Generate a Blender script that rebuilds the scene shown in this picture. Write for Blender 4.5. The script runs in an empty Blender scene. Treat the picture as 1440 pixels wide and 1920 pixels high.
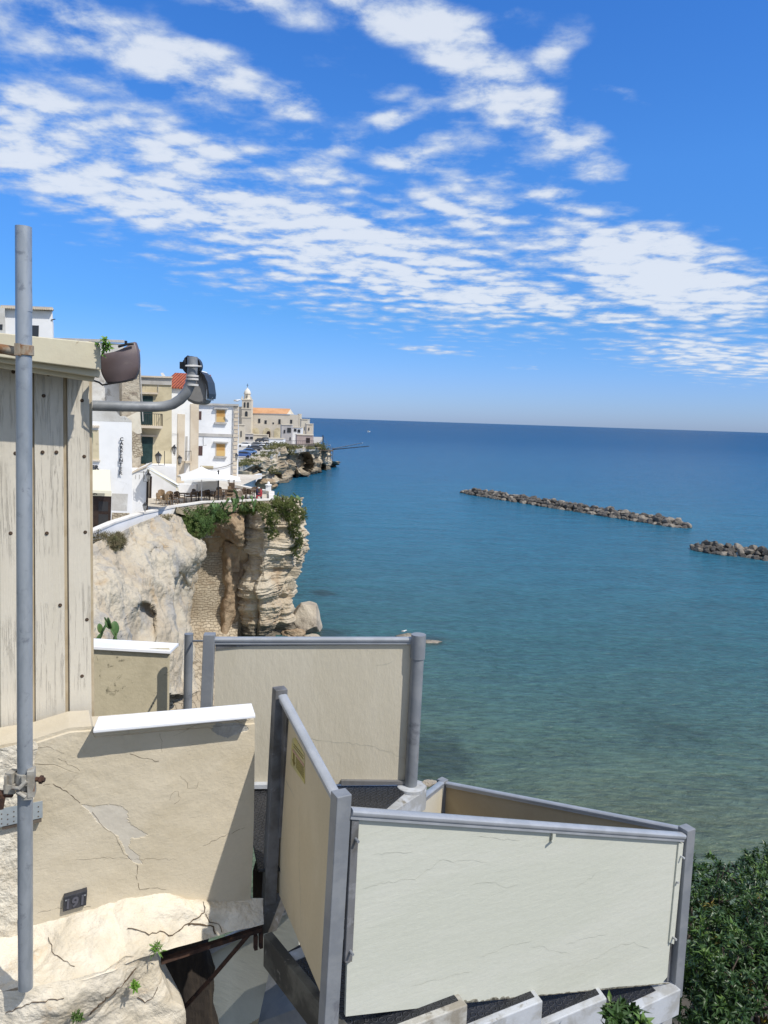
import bpy, bmesh, math, random
import numpy as np
from mathutils import Vector, Matrix, noise as mn
random.seed(7); np.random.seed(7)
R = math.radians
# ------------------------------------------------------------------ camera
EYE = Vector((0, 0, 18.0)); FPX = 1440.0
PITCH = math.atan(172.3/FPX); ROLL = R(1.865)
_R0 = Vector((1, 0, 0)); _U0 = Vector((0, math.sin(PITCH), math.cos(PITCH))); CF = Vector((0, math.cos(PITCH), -math.sin(PITCH)))
CR = math.cos(ROLL)*_R0 + math.sin(ROLL)*_U0; CU = -math.sin(ROLL)*_R0 + math.cos(ROLL)*_U0
sc = bpy.context.scene
cam = bpy.data.objects.new('camera', bpy.data.cameras.new('camera')); sc.collection.objects.link(cam)
cam.matrix_world = Matrix(((CR.x, CU.x, -CF.x, EYE.x), (CR.y, CU.y, -CF.y, EYE.y), (CR.z, CU.z, -CF.z, EYE.z), (0, 0, 0, 1)))
cam.data.sensor_fit = 'VERTICAL'; cam.data.sensor_height = 36; cam.data.lens = 27.0
cam.data.clip_start = 0.05; cam.data.clip_end = 200000
sc.camera = cam
sc.view_settings.view_transform = 'Standard'; sc.view_settings.look = 'None'
sc.view_settings.exposure = 0.0; sc.view_settings.gamma = 1.0; sc.view_settings.use_curve_mapping = False
sc.cycles.max_bounces = 6; sc.cycles.transparent_max_bounces = 8

def ray(px, py): return CF + CR*((px-720)/FPX) + CU*((960-py)/FPX)
def at(px, py, Y):
    d = ray(px, py); return EYE + d*(Y/d.y)
def atz(px, py, z):
    d = ray(px, py); return EYE + d*((z-EYE.z)/d.z)
def onp(px, py, A, B, off=0.0):
    """point where the sight line meets the vertical plane through A and B, moved off metres towards the eye side"""
    t = Vector((B.x-A.x, B.y-A.y, 0)).normalized(); n = Vector((t.y, -t.x, 0))
    if n.dot(Vector((A.x, A.y, 0))) > 0: n = -n
    A2 = A + n*off; d = ray(px, py)
    return EYE + d*((A2-EYE).dot(n)/d.dot(n))
def proj(P):
    """world points -> photograph pixels"""
    P = np.asarray(P) - np.array(EYE); z = P@np.array(CF)
    return 720+FPX*(P@np.array(CR))/z, 960-FPX*(P@np.array(CU))/z

# ------------------------------------------------------------------ sun and sky
SUN = Vector((0.52, -0.36, 0.775)).normalized()
sl = bpy.data.lights.new('sun', 'SUN'); sl.energy = 4.2; sl.angle = R(0.53); sl.color = (1.0, 0.955, 0.88)
so = bpy.data.objects.new('sun', sl); sc.collection.objects.link(so); so.location = (0, 0, 60)
so.rotation_euler = SUN.to_track_quat('Z', 'Y').to_euler()

class G:
    """tiny node-graph writer"""
    def __init__(s, tree): s.t = tree; s.t.nodes.clear()
    def n(s, typ, ins=None, **kw):
        nd = s.t.nodes.new(typ)
        for k, v in kw.items(): setattr(nd, k, v)
        for k, v in (ins or {}).items(): s.set(nd.inputs[k], v)
        return nd
    def set(s, sock, v):
        if isinstance(v, bpy.types.NodeSocket): s.t.links.new(v, sock)
        elif v is not None:
            if sock.type == 'RGBA' and len(v) == 3: v = (*v, 1)
            sock.default_value = v
    def m(s, op, a, b=0.0, c=None, clamp=False):
        nd = s.t.nodes.new('ShaderNodeMath'); nd.operation = op; nd.use_clamp = clamp
        s.set(nd.inputs[0], a); s.set(nd.inputs[1], b)
        if c is not None: s.set(nd.inputs[2], c)
        return nd.outputs[0]
    def vm(s, op, a, b=None, scale=None):
        nd = s.t.nodes.new('ShaderNodeVectorMath'); nd.operation = op
        s.set(nd.inputs[0], a)
        if b is not None: s.set(nd.inputs[1], b)
        if scale is not None: s.set(nd.inputs['Scale'], scale)
        return nd.outputs['Value'] if op == 'LENGTH' else nd.outputs[0]
    def noise(s, co, scale, detail=4, rough=0.55, dist=0.0):
        return s.n('ShaderNodeTexNoise', {'Vector': co, 'Scale': scale, 'Detail': detail, 'Roughness': rough, 'Distortion': dist}).outputs['Fac']
    def mr(s, v, a, b, c=0.0, d=1.0, smooth=True):
        nd = s.n('ShaderNodeMapRange', interpolation_type='SMOOTHSTEP' if smooth else 'LINEAR')
        for i, x in zip(('Value', 'From Min', 'From Max', 'To Min', 'To Max'), (v, a, b, c, d)): s.set(nd.inputs[i], x)
        return nd.outputs[0]
    def mix(s, f, a, b, mode='MIX'):
        nd = s.t.nodes.new('ShaderNodeMix'); nd.data_type = 'RGBA'; nd.blend_type = mode
        s.set(nd.inputs[0], f); s.set(nd.inputs[6], a); s.set(nd.inputs[7], b)
        return nd.outputs[2]
    def ramp(s, f, stops, interp='LINEAR'):
        nd = s.t.nodes.new('ShaderNodeValToRGB'); nd.color_ramp.interpolation = interp
        e = nd.color_ramp.elements
        while len(e) > 1: e.remove(e[-1])
        e[0].position = stops[0][0]; e[0].color = (*stops[0][1], 1)
        for p, c in stops[1:]:
            x = e.new(p); x.color = (*c, 1)
        s.set(nd.inputs[0], f)
        return nd.outputs[0]

w = bpy.data.worlds.new('World'); sc.world = w; w.use_nodes = True
g = G(w.node_tree)
sky = g.n('ShaderNodeTexSky', sky_type='NISHITA', sun_disc=False)
sky.sun_elevation = math.asin(SUN.z); sky.sun_rotation = math.atan2(SUN.x, SUN.y)
sky.altitude = 20; sky.air_density = 1.0; sky.dust_density = 0.35; sky.ozone_density = 3.0
dirv = g.n('ShaderNodeTexCoord').outputs['Generated']
sx = g.n('ShaderNodeSeparateXYZ', {0: dirv})
X, Y_, Z = sx.outputs
ya = g.m('MAXIMUM', g.m('ABSOLUTE', Y_), 0.02); za = g.m('MAXIMUM', g.m('ADD', Z, 0.10), 0.012)
AE = g.n('ShaderNodeCombineXYZ', {0: g.m('DIVIDE', X, ya), 1: g.m('DIVIDE', Z, ya), 2: 0.0}).outputs[0]      # azimuth / elevation tangents
UV = g.n('ShaderNodeCombineXYZ', {0: g.m('DIVIDE', X, za), 1: g.m('DIVIDE', Y_, za), 2: 0.0}).outputs[0]     # flat cloud layer overhead
# broad drift of the layer: (centre, radii, tilt, weight)
BL = [(130, 40, 210, 62, 18, 1.0), (330, 120, 230, 75, 12, 1.0), (545, 192, 78, 44, 5, 1.0), (470, 0, 170, 34, 5, .9),
      (90, 215, 230, 66, 16, 1.0), (330, 285, 240, 62, 10, 1.0), (90, 300, 220, 90, 10, 1.0), (300, 375, 370, 78, 8, 1.1), (610, 330, 130, 50, 15, .75),
      (600, 440, 440, 85, 7, 1.15), (760, 520, 420, 75, 7, 1.1), (560, 270, 90, 40, -10, .7),
      (1235, 510, 250, 92, 12, 1.45), (1080, 578, 260, 38, 5, 1.0), (1330, 575, 120, 30, 0, .7),
      (720, 20, 170, 60, 15, 1.05), (880, 110, 200, 85, 42, 1.1), (1000, 200, 160, 62, 45, 1.0), (1100, 290, 110, 62, 45, .8), (1050, 390, 130, 60, 20, .85),
      (1045, 85, 75, 40, -35, .75), (1030, 120, 60, 30, 20, .7), (700, 490, 600, 135, 6, .86), (330, 330, 450, 150, 10, .86), (880, 310, 330, 170, 30, .58), (1130, 500, 320, 110, 6, .72), (180, 110, 330, 120, 10, .62), (900, 120, 260, 150, 40, .6), (740, 222, 80, 32, -12, .85), (770, 300, 105, 45, 0, .85), (645, 270, 60, 34, 0, .75), (860, 215, 40, 50, 0, .7), (870, 400, 190, 60, 5, .9),
      (1160, 175, 85, 18, 8, .55), (815, 655, 105, 15, 2, .62), (1380, 668, 330, 60, 3, .86), (980, 689, 40, 10, 0, .5), (560, 20, 160, 40, 0, .7),
      (285, 577, 40, 12, 0, .5), (1240, 610, 90, 14, 0, .5)]
env = None
for (bx, by, rx, ry, tilt, wt) in BL:
    d = ray(bx, by)
    mp = g.n('ShaderNodeMapping', {'Vector': AE, 'Location': (d.x/d.y, d.z/d.y, 0), 'Rotation': (0, 0, R(-tilt)-ROLL), 'Scale': (rx/FPX, ry/FPX, 1)}, vector_type='TEXTURE')
    v = g.mr(g.vm('LENGTH', mp.outputs[0]), 1.45, 0.15, 0.0, wt)
    env = v if env is None else g.m('SMOOTH_MAX', env, v, 0.12)
n1 = g.noise(UV, 1.5, 6, 0.62, 0.25)
st = g.n('ShaderNodeMapping', {'Vector': UV, 'Rotation': (0, 0, R(-12)), 'Scale': (0.75, 1.15, 1)}).outputs[0]
n2 = g.noise(st, 4.4, 10, 0.64, 0.3)
n3 = g.noise(UV, 12.5, 6, 0.62, 0.15)
wuv = g.vm('ADD', UV, g.vm('SCALE', g.n('ShaderNodeTexNoise', {'Vector': UV, 'Scale': 2.2, 'Detail': 4}).outputs['Color'], scale=0.35))
vor = g.n('ShaderNodeTexVoronoi', {'Vector': g.n('ShaderNodeMapping', {'Vector': wuv, 'Scale': (0.85, 1.25, 1)}).outputs[0], 'Scale': 7.0, 'Smoothness': .6}, feature='SMOOTH_F1', voronoi_dimensions='2D').outputs['Distance']
puff = g.m('SUBTRACT', .42, vor)
nn = g.m('ADD', g.m('ADD', g.m('ADD', g.m('MULTIPLY', n1, 0.30), g.m('MULTIPLY', n2, 0.46)), g.m('MULTIPLY', n3, 0.58)), g.m('MULTIPLY', puff, .42))
env = g.m('MAXIMUM', env, g.m('MAXIMUM', g.mr(Z, .62, .85, 0, 1.1), g.mr(Y_, .05, -.25, 0, .95)))     # unseen cloud added overhead and behind, to whiten the fill light
dens = g.m('ADD', g.m('SUBTRACT', g.m('MULTIPLY', env, 1.42), .30), g.m('MULTIPLY', g.m('MULTIPLY', g.m('SUBTRACT', nn, 0.668), 4.2), g.m('ADD', .25, g.m('MULTIPLY', g.m('MINIMUM', env, 1.0), .75))))
cov = g.mr(dens, 0.12, 1.34, 0.0, 1.0)
thick = g.mr(dens, 0.55, 1.6, 0.0, 1.0)
skyc = g.n('ShaderNodeHueSaturation', {'Color': sky.outputs[0], 'Saturation': 1.12, 'Value': 1.0}).outputs[0]
SKYTINT = g.mix(1.0, skyc, g.ramp(Z, [(0.0, (.62, .86, 1.66)), (.05, (.60, .86, 1.58)), (.13, (.50, .92, 1.48)), (.3, (.66, 1.22, 1.85)), (.5, (.60, 1.22, 1.98)), (.8, (.80, 1.0, 1.2))]), 'MULTIPLY')
cloudc = g.mix(thick, (5.2, 6.3, 8.1), (8.0, 8.5, 9.2))
wisp = g.mix(g.m('MULTIPLY', cov, 0.88), SKYTINT, cloudc)
bgn = g.n('ShaderNodeBackground', {'Color': wisp, 'Strength': 0.1})
g.t.links.new(bgn.outputs[0], g.n('ShaderNodeOutputWorld').inputs[0])

# ------------------------------------------------------------------ materials
MATS = {}
def mat(name, col, col2=None, rough=0.85, nscale=4.0, band=(0.4, 0.62), bump=0.0, bscale=30.0, bdetail=6, bdist=0.01, stretch=(1, 1, 1), metal=0.0,
        spots=None, streak=None, crack=None, spec=0.35, speckle=0.06, extra=None):
    m = bpy.data.materials.new(name); m.use_nodes = True; g = G(m.node_tree)
    co = g.n('ShaderNodeTexCoord').outputs['Object']
    if stretch != (1, 1, 1): sco = g.n('ShaderNodeMapping', {'Vector': co, 'Scale': stretch}).outputs[0]
    else: sco = co
    c = col
    if col2 is not None: c = g.mix(g.mr(g.noise(sco, nscale, 6, 0.6, 0.3), band[0], band[1]), col, col2)
    if spots is not None:      # (colour, scale, low, high)
        c = g.mix(g.mr(g.noise(co, spots[1], 7, 0.65, 0.6), spots[2], spots[3]), c, spots[0])
    if streak is not None:     # vertical streaks
        s2 = g.n('ShaderNodeMapping', {'Vector': co, 'Scale': (1, 1, streak[4])}).outputs[0]
        c = g.mix(g.mr(g.noise(s2, streak[1], 6, 0.6, 0.2), streak[2], streak[3]), c, streak[0])
    h = None
    if crack is not None:      # (colour, scale, width, warp)
        wv = g.vm('ADD', sco, g.vm('SCALE', g.n('ShaderNodeTexNoise', {'Vector': co, 'Scale': crack[1]*1.7, 'Detail': 4}).outputs['Color'], scale=crack[3]))
        v = g.n('ShaderNodeTexVoronoi', {'Vector': wv, 'Scale': crack[1]}, feature='DISTANCE_TO_EDGE').outputs['Distance']
        k = g.mr(v, 0.0, crack[2], 1.0, 0.0)
        gate = g.mr(g.noise(co, crack[1]*0.8, 3), 0.50, 0.60)
        k = g.m('MULTIPLY', k, gate)
        c = g.mix(k, c, crack[0]); h = g.m('MULTIPLY', k, -1.0)
    if speckle: c = g.mix(g.m('MULTIPLY', g.noise(co, 60/max(nscale, .05) if nscale > 20 else 45, 3, 0.7), 1.0), c, g.mix(1.0, c if isinstance(c, bpy.types.NodeSocket) else (*c, 1), (1-2*speckle,)*3, 'MULTIPLY'))
    p = g.n('ShaderNodeBsdfPrincipled', {'Base Color': c, 'Roughness': rough, 'Metallic': metal, 'Specular IOR Level': spec})
    if bump:
        b1 = g.noise(sco, bscale, bdetail, 0.65, 0.2)
        hh = b1 if h is None else g.m('ADD', b1, g.m('MULTIPLY', h, 1.2))
        bn = g.n('ShaderNodeBump', {'Height': hh, 'Strength': bump, 'Distance': bdist})
        g.t.links.new(bn.outputs[0], p.inputs['Normal'])
    if extra: extra(g, p, co, c)
    g.t.links.new(p.outputs[0], g.n('ShaderNodeOutputMaterial').inputs[0])
    MATS[name] = m
    return m

# ------------------------------------------------------------------ mesh tools
class MB:
    def __init__(s): s.v = []; s.f = []; s.m = []; s.cur = 0
    def add(s, vs, fs):
        b = len(s.v); s.v += [tuple(v) for v in vs]; s.f += [tuple(i+b for i in f) for f in fs]; s.m += [s.cur]*len(fs); return s
    def mi(s, i): s.cur = i; return s
    def hexa(s, a, b):
        """two quads of four corners each"""
        return s.add(list(a)+list(b), [(3, 2, 1, 0), (4, 5, 6, 7), (0, 1, 5, 4), (1, 2, 6, 5), (2, 3, 7, 6), (3, 0, 4, 7)])
    def box(s, c, size, rz=0.0, ux=None):
        c = Vector(c); hx, hy, hz = size[0]/2, size[1]/2, size[2]/2
        if ux is None: ux = Vector((math.cos(rz), math.sin(rz), 0))
        ux = Vector(ux).normalized(); uy = Vector((-ux.y, ux.x, 0)); uz = Vector((0, 0, 1))
        P = lambda a, b, d: c+ux*a*hx+uy*b*hy+uz*d*hz
        return s.hexa([P(-1, -1, -1), P(1, -1, -1), P(1, 1, -1), P(-1, 1, -1)], [P(-1, -1, 1), P(1, -1, 1), P(1, 1, 1), P(-1, 1, 1)])
    def prism(s, poly, vec):
        n = len(poly); vec = Vector(vec); a = [Vector(p) for p in poly]; b = [p+vec for p in a]
        return s.add(a+b, [tuple(range(n-1, -1, -1)), tuple(range(n, 2*n))]+[(i, (i+1) % n, n+(i+1) % n, n+i) for i in range(n)])
    def tube(s, path, r, n=12, caps=True, flat=1.0):
        path = [Vector(p) for p in path]; rs = r if isinstance(r, (list, tuple)) else [r]*len(path)
        up = None; vs = []; fs = []
        for i, p in enumerate(path):
            t = (path[min(i+1, len(path)-1)]-path[max(i-1, 0)]).normalized()
            if up is None: up = Vector((0, 0, 1)) if abs(t.z) < 0.9 else Vector((0, 1, 0))
            side = t.cross(up).normalized(); up = side.cross(t).normalized()
            for k in range(n):
                a = 2*math.pi*k/n; vs.append(p+side*math.cos(a)*rs[i]+up*math.sin(a)*rs[i]*flat)
        for i in range(len(path)-1):
            for k in range(n): fs.append((i*n+k, i*n+(k+1) % n, (i+1)*n+(k+1) % n, (i+1)*n+k))
        if caps: fs += [tuple(range(n-1, -1, -1)), tuple(range((len(path)-1)*n, len(path)*n))]
        return s.add(vs, fs)
    def lathe(s, prof, c, n=16, rz=0.0):
        c = Vector(c); vs = []; fs = []
        for (r, z) in prof:
            for k in range(n):
                a = 2*math.pi*k/n+rz; vs.append(c+Vector((r*math.cos(a), r*math.sin(a), z)))
        for i in range(len(prof)-1):
            for k in range(n): fs.append((i*n+k, i*n+(k+1) % n, (i+1)*n+(k+1) % n, (i+1)*n+k))
        fs += [tuple(range(n-1, -1, -1)), tuple(range((len(prof)-1)*n, len(prof)*n))]
        return s.add(vs, fs)
    def ball(s, c, r, sx=1, sy=1, sz=1, n=10, m=7, rot=None):
        c = Vector(c); vs = []; fs = []
        for i in range(m+1):
            ph = math.pi*i/m
            for k in range(n):
                a = 2*math.pi*k/n; v = Vector((math.sin(ph)*math.cos(a)*sx, math.sin(ph)*math.sin(a)*sy, math.cos(ph)*sz))*r
                vs.append(c+(rot@v if rot else v))
        for i in range(m):
            for k in range(n): fs.append((i*n+k, (i+1)*n+k, (i+1)*n+(k+1) % n, i*n+(k+1) % n))
        return s.add(vs, fs)
    def grid(s, P):
        nr, nc = P.shape[:2]
        return s.add([tuple(x) for x in P.reshape(-1, 3)], [(i*nc+j, i*nc+j+1, (i+1)*nc+j+1, (i+1)*nc+j) for i in range(nr-1) for j in range(nc-1)])

ROOT = {}
def put(name, mb, mats, parent=None, smooth=False, bevel=0.0, solid=0.0):
    me = bpy.data.meshes.new(name)
    if parent is not None: L = ROOT[parent.name]
    else:
        a = np.array(mb.v); L = Vector(((a[:, 0].min()+a[:, 0].max())/2, (a[:, 1].min()+a[:, 1].max())/2, a[:, 2].min()))
    me.from_pydata([(v[0]-L[0], v[1]-L[1], v[2]-L[2]) for v in mb.v], [], mb.f)
    if not isinstance(mats, (list, tuple)): mats = [mats]
    for m in mats: me.materials.append(m)
    if len(mats) > 1: me.polygons.foreach_set('material_index', mb.m)
    me.update()
    if smooth:
        me.polygons.foreach_set('use_smooth', [True]*len(me.polygons))
        if smooth is not True: me.set_sharp_from_angle(angle=R(smooth))
    o = bpy.data.objects.new(name, me); sc.collection.objects.link(o)
    if parent is not None: o.parent = parent
    else: o.location = L
    ROOT[o.name] = L
    if bevel:
        bm = bmesh.new(); bm.from_mesh(me); bmesh.ops.recalc_face_normals(bm, faces=bm.faces); bm.to_mesh(me); bm.free()
        b = o.modifiers.new('bevel', 'BEVEL'); b.width = bevel; b.segments = 2; b.limit_method = 'ANGLE'
    if solid:
        b = o.modifiers.new('solid', 'SOLIDIFY'); b.thickness = solid
    return o
def tag(o, label=None, cat=None, group=None, kind=None):
    for k, v in (('label', label), ('category', cat), ('group', group), ('kind', kind)):
        if v: o[k] = v
    return o
def thing(name, loc, label, cat, group=None):
    o = bpy.data.objects.new(name, None); sc.collection.objects.link(o); o.location = loc; o.empty_display_size = 0.3
    ROOT[o.name] = Vector(loc); return tag(o, label, cat, group)
def copy_tree(o, parent=None):
    c = o.copy(); sc.collection.objects.link(c)
    if parent is not None: c.parent = parent
    for ch in [x for x in o.children if x is not c]: copy_tree(ch, c)
    ROOT[c.name] = ROOT[o.name]
    return c
def text_mb(body, P0, ux, uz, size, ext, align='LEFT', spacing=1.0):
    cu = bpy.data.curves.new('t', 'FONT'); cu.body = body; cu.size = size; cu.extrude = ext; cu.align_x = align; cu.space_line = spacing; cu.offset = size*.03; cu.resolution_u = 3
    o = bpy.data.objects.new('t', cu); sc.collection.objects.link(o); bpy.context.view_layer.update()
    me = bpy.data.meshes.new_from_object(o.evaluated_get(bpy.context.evaluated_depsgraph_get()))
    ux = Vector(ux).normalized(); uz = Vector(uz).normalized(); uy = ux.cross(uz)
    mb = MB(); mb.add([Vector(P0)+ux*v.co.x+uz*v.co.y+uy*v.co.z for v in me.vertices], [tuple(p.vertices) for p in me.polygons])
    bpy.data.objects.remove(o); bpy.data.meshes.remove(me)
    return mb
def interp_net(C, nr, nc):
    """smooth surface through a net of control points"""
    C = np.array(C, float)
    def cr(A, n):
        k = A.shape[0]; t = np.linspace(0, k-1, n); i = np.minimum(t.astype(int), k-2); u = (t-i).reshape(-1, *([1]*(A.ndim-1)))
        p0 = A[np.maximum(i-1, 0)]; p1 = A[i]; p2 = A[i+1]; p3 = A[np.minimum(i+2, k-1)]
        return 0.5*((2*p1)+(-p0+p2)*u+(2*p0-5*p1+4*p2-p3)*u*u+(-p0+3*p1-3*p2+p3)*u**3)
    A = cr(C, nr); return np.swapaxes(cr(np.swapaxes(A, 0, 1), nc), 0, 1)
def displace(P, fn, flip=1):
    du = np.gradient(P, axis=0); dv = np.gradient(P, axis=1); n = np.cross(du, dv); n /= np.linalg.norm(n, axis=2, keepdims=True)+1e-9
    toeye = np.array(EYE)-P; s = np.sign((n*toeye).sum(2, keepdims=True)); s[s == 0] = 1
    s = np.sign(np.median(s)) if flip == 0 else s
    D = np.array([[fn(Vector(P[i, j])) for j in range(P.shape[1])] for i in range(P.shape[0])])
    return P+n*s*D[..., None]
def fb(p, sc_, oct=4, H=0.9, seed=0.0): return mn.fractal((p*sc_)+Vector((seed, seed*.7, -seed)), H, 2.1, oct)

# ---------- material palette
M_wall = mat('cream_plaster', (.60, .525, .395), (.55, .475, .345), nscale=1.6, bump=.42, bscale=55, bdist=.006, bdetail=8, stretch=(1,1,1.6), spots=((.50, .41, .28), 1.9, .60, .74), crack=((.20, .15, .10), 1.1, .006, .35), spec=.2)
M_wallrough = mat('rough_white_plaster', (.74, .68, .56), (.64, .57, .45), nscale=4, bump=.9, bscale=26, bdist=.02, spec=.2)
M_patch = mat('grey_repair_plaster', (.555, .505, .42), (.575, .525, .435), nscale=5, bump=.3, bscale=20, bdist=.004)
M_crack = mat('crack_dark', (.10, .07, .045), rough=1)
M_crackp = mat('lifted_paint_edge', (.40, .40, .33), rough=.9)
M_panA = mat('beige_board', (.595, .54, .425), (.56, .505, .39), nscale=1.2, bump=.65, bscale=14, bdist=.006, bdetail=8, stretch=(2.2, 2.2, .8), spots=((.50, .42, .31), 2.4, .64, .76), spec=.2)
M_panB = mat('tan_board', (.66, .55, .37), (.63, .52, .34), nscale=2.5, bump=.25, bscale=8, bdist=.004, stretch=(2.5, 2.5, .8), spots=((.40, .31, .2), 2.2, .67, .76), spec=.2)
def dirtlow(g, p, co, c):
    pass
M_panC = mat('pale_green_cream_board', (.585, .585, .505), (.555, .56, .475), nscale=1.0, bump=.55, bscale=9, bdist=.004, bdetail=9, stretch=(.8, .8, 3.0), spots=((.50, .50, .41), 2.2, .66, .80), spec=.22)
M_panE = mat('shade_tan_board', (.40, .33, .22), (.36, .29, .19), nscale=2, bump=.3, bscale=8, bdist=.004)  # tan board with the shade of its inner side put into the colour
M_grey = mat('grey_painted_steel', (.20, .213, .232), (.245, .256, .27), rough=.42, nscale=7, bump=.25, bscale=45, bdist=.002, spots=((.13, .135, .155), 5, .60, .72), streak=((.17, .115, .075), 10, .67, .76, .2), spec=.5)
M_railsheen = mat('grey_rail_paint_sheen', (.31, .325, .345), (.36, .375, .40), rough=.3, nscale=7, bump=.15, bscale=45, bdist=.001, spots=((.20, .21, .24), 6, .66, .76), spec=.6)  # steel grey lightened, the sky sheen of the rails put into the colour
M_greyd = mat('weathered_grey_steel', (.17, .17, .175), (.10, .095, .085), rough=.55, nscale=5, bump=.4, bscale=30, bdist=.003, spots=((.22, .22, .23), 9, .58, .68))
M_grime = mat('grimy_steel_beam', (.12, .115, .095), (.05, .048, .042), rough=.6, nscale=4.5, band=(.42, .60), bump=.4, bscale=30, bdist=.003, spots=((.20, .19, .17), 8, .60, .68))
M_kerb = mat('pale_painted_kerb', (.50, .52, .55), (.36, .36, .35), rough=.6, nscale=6, bump=.35, bscale=30, bdist=.004, spots=((.22, .20, .16), 7, .58, .72))
M_kerbd = mat('stained_kerb', (.48, .47, .43), (.30, .27, .22), rough=.75, nscale=8, bump=.5, bscale=30, bdist=.006, spots=((.14, .12, .09), 9, .56, .70))
def studs(g, p, co, c):
    v = g.n('ShaderNodeTexVoronoi', {'Vector': co, 'Scale': 24.0, 'Randomness': .25}, feature='F1', voronoi_dimensions='2D').outputs['Distance']
    ring = g.mr(g.m('ABSOLUTE', g.m('SUBTRACT', v, .36)), .0, .12, 1.0, 0.0)
    g.t.links.new(g.n('ShaderNodeBump', {'Height': ring, 'Strength': 1.0, 'Distance': .008}).outputs[0], p.inputs['Normal'])
    g.set(p.inputs['Base Color'], g.mix(g.m('MULTIPLY', ring, .5), c, (.10, .10, .105)))
M_rubber = mat('black_studded_rubber', (.018, .019, .022), (.034, .034, .037), rough=.5, nscale=3, spots=((.30, .31, .32), 5, .71, .75), extra=studs)
M_galv = mat('galvanised_pipe', (.40, .43, .46), (.30, .33, .36), rough=.42, nscale=9, metal=.35, bump=.2, bscale=70, bdist=.002, stretch=(1, 1, .35), spots=((.24, .26, .29), 14, .56, .70), spec=.5)
M_galvplate = mat('galvanised_plate', (.42, .46, .47), (.36, .40, .42), rough=.5, nscale=9, metal=.3)
M_rust = mat('rust', (.085, .045, .03), (.035, .022, .018), rough=.9, nscale=14, bump=.6, bscale=60, bdist=.004, spots=((.20, .085, .035), 20, .60, .72))
M_oldclamp = mat('old_clamp_metal', (.42, .40, .35), (.30, .27, .22), rough=.65, nscale=20, metal=.2, bump=.5, bscale=70, bdist=.003, spots=((.22, .10, .05), 18, .60, .70))
M_rustband = mat('rusty_pipe', (.34, .29, .22), (.22, .11, .05), rough=.8, nscale=14, bump=.5, bscale=50, bdist=.003)
def coping(g, p, co, c): pass
M_white = mat('white_coping', (.82, .82, .83), (.76, .76, .76), rough=.4, nscale=3, speckle=.02, spots=((.60, .59, .55), 6, .66, .78))
def wood(g, p, co, c):
    s = g.n('ShaderNodeMapping', {'Vector': co, 'Scale': (14, 14, .5)}).outputs[0]
    nz = g.noise(s, 6, 8, .7, 1.2); k = g.mr(nz, .53, .60, 0, 1)
    k2 = g.m('MULTIPLY', k, g.mr(g.noise(co, 1.7, 3), .40, .55))
    kn = g.n('ShaderNodeTexVoronoi', {'Vector': g.n('ShaderNodeMapping', {'Vector': co, 'Scale': (1, 1, .55)}).outputs[0], 'Scale': 3.2}).outputs['Distance']
    kk = g.mr(kn, .03, .075, .55, 0.0)
    c2 = g.mix(g.m('MULTIPLY', k2, .30), c, (.16, .13, .095)); c2 = g.mix(g.m('MULTIPLY', kk, .5), c2, (.26, .20, .13))
    g.set(p.inputs['Base Color'], c2)
    h = g.m('SUBTRACT', nz, g.m('MULTIPLY', k2, 1.5))
    g.t.links.new(g.n('ShaderNodeBump', {'Height': h, 'Strength': .55, 'Distance': .004}).outputs[0], p.inputs['Normal'])
M_plank = mat('weathered_painted_planks', (.64, .585, .48), (.595, .54, .435), rough=.75, nscale=2.2, stretch=(2, 2, .5), spots=((.48, .42, .33), 3, .60, .75), extra=wood)
M_groove = mat('plank_groove', (.47, .39, .27), (.38, .30, .19), nscale=5)
M_fascia = mat('cream_bargeboard', (.62, .57, .42), (.58, .52, .38), rough=.6, nscale=3, bump=.4, bscale=20, bdist=.004, spots=((.36, .29, .18), 9, .64, .70), spec=.3)
M_brown = mat('purple_brown_metal', (.115, .085, .085), (.135, .10, .10), rough=.42, nscale=6, spots=((.19, .15, .13), 6, .62, .74), spec=.5)
M_black = mat('black_plastic', (.015, .015, .017), rough=.4, spec=.5)
M_blackplate = mat('black_cast_plate', (.03, .032, .04), (.05, .05, .06), rough=.5, nscale=20, spec=.5)
M_stainshade = mat('black_stain_shade_rock', (.028, .022, .018), (.05, .038, .028), nscale=3, rough=1, stretch=(4, 4, .6), bump=.5, bscale=12)  # streaky stain, with the shade of the cavity put into the black
M_rockfg = mat('chalky_rock', (.74, .67, .55), (.62, .545, .42), nscale=2.6, bump=.8, bscale=16, bdist=.02, bdetail=10, spots=((.62, .47, .30), 2.4, .56, .68), spec=.15)
M_rockgrey = mat('grey_mortar', (.50, .48, .43), (.36, .34, .30), nscale=6, bump=1, bscale=14, bdist=.03)
M_sticker = mat('yellow_sticker', (.58, .49, .17), (.52, .45, .22), rough=.4, nscale=12)
M_stickline = mat('sticker_print', (.20, .15, .03), rough=.6)
M_stickred = mat('sticker_red_print', (.50, .30, .22), rough=.6)
M_leafdk = mat('glossy_leaf', (.022, .052, .012), (.042, .088, .018), rough=.42, nscale=2.0, spots=((.12, .15, .03), 3.5, .60, .68), spec=.4, speckle=0)
M_leafyel = mat('yellowing_leaf', (.30, .20, .03), (.20, .20, .04), rough=.5, nscale=9)
M_bark = mat('grey_bark', (.16, .13, .10), (.09, .07, .055), nscale=8, bump=.6, bscale=30, bdist=.01)
M_wetrock = mat('wet_grey_rock', (.17, .15, .12), (.30, .26, .21), nscale=1.5, bump=1, bscale=4, bdist=.1)
M_cactus = mat('cactus_green', (.07, .14, .04), (.11, .17, .06), rough=.55, nscale=6, spots=((.30, .30, .16), 40, .66, .72))
M_green = mat('coastal_shrub', (.05, .10, .018), (.09, .135, .03), rough=.6, nscale=.9, spots=((.17, .16, .05), .8, .56, .70))
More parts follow.
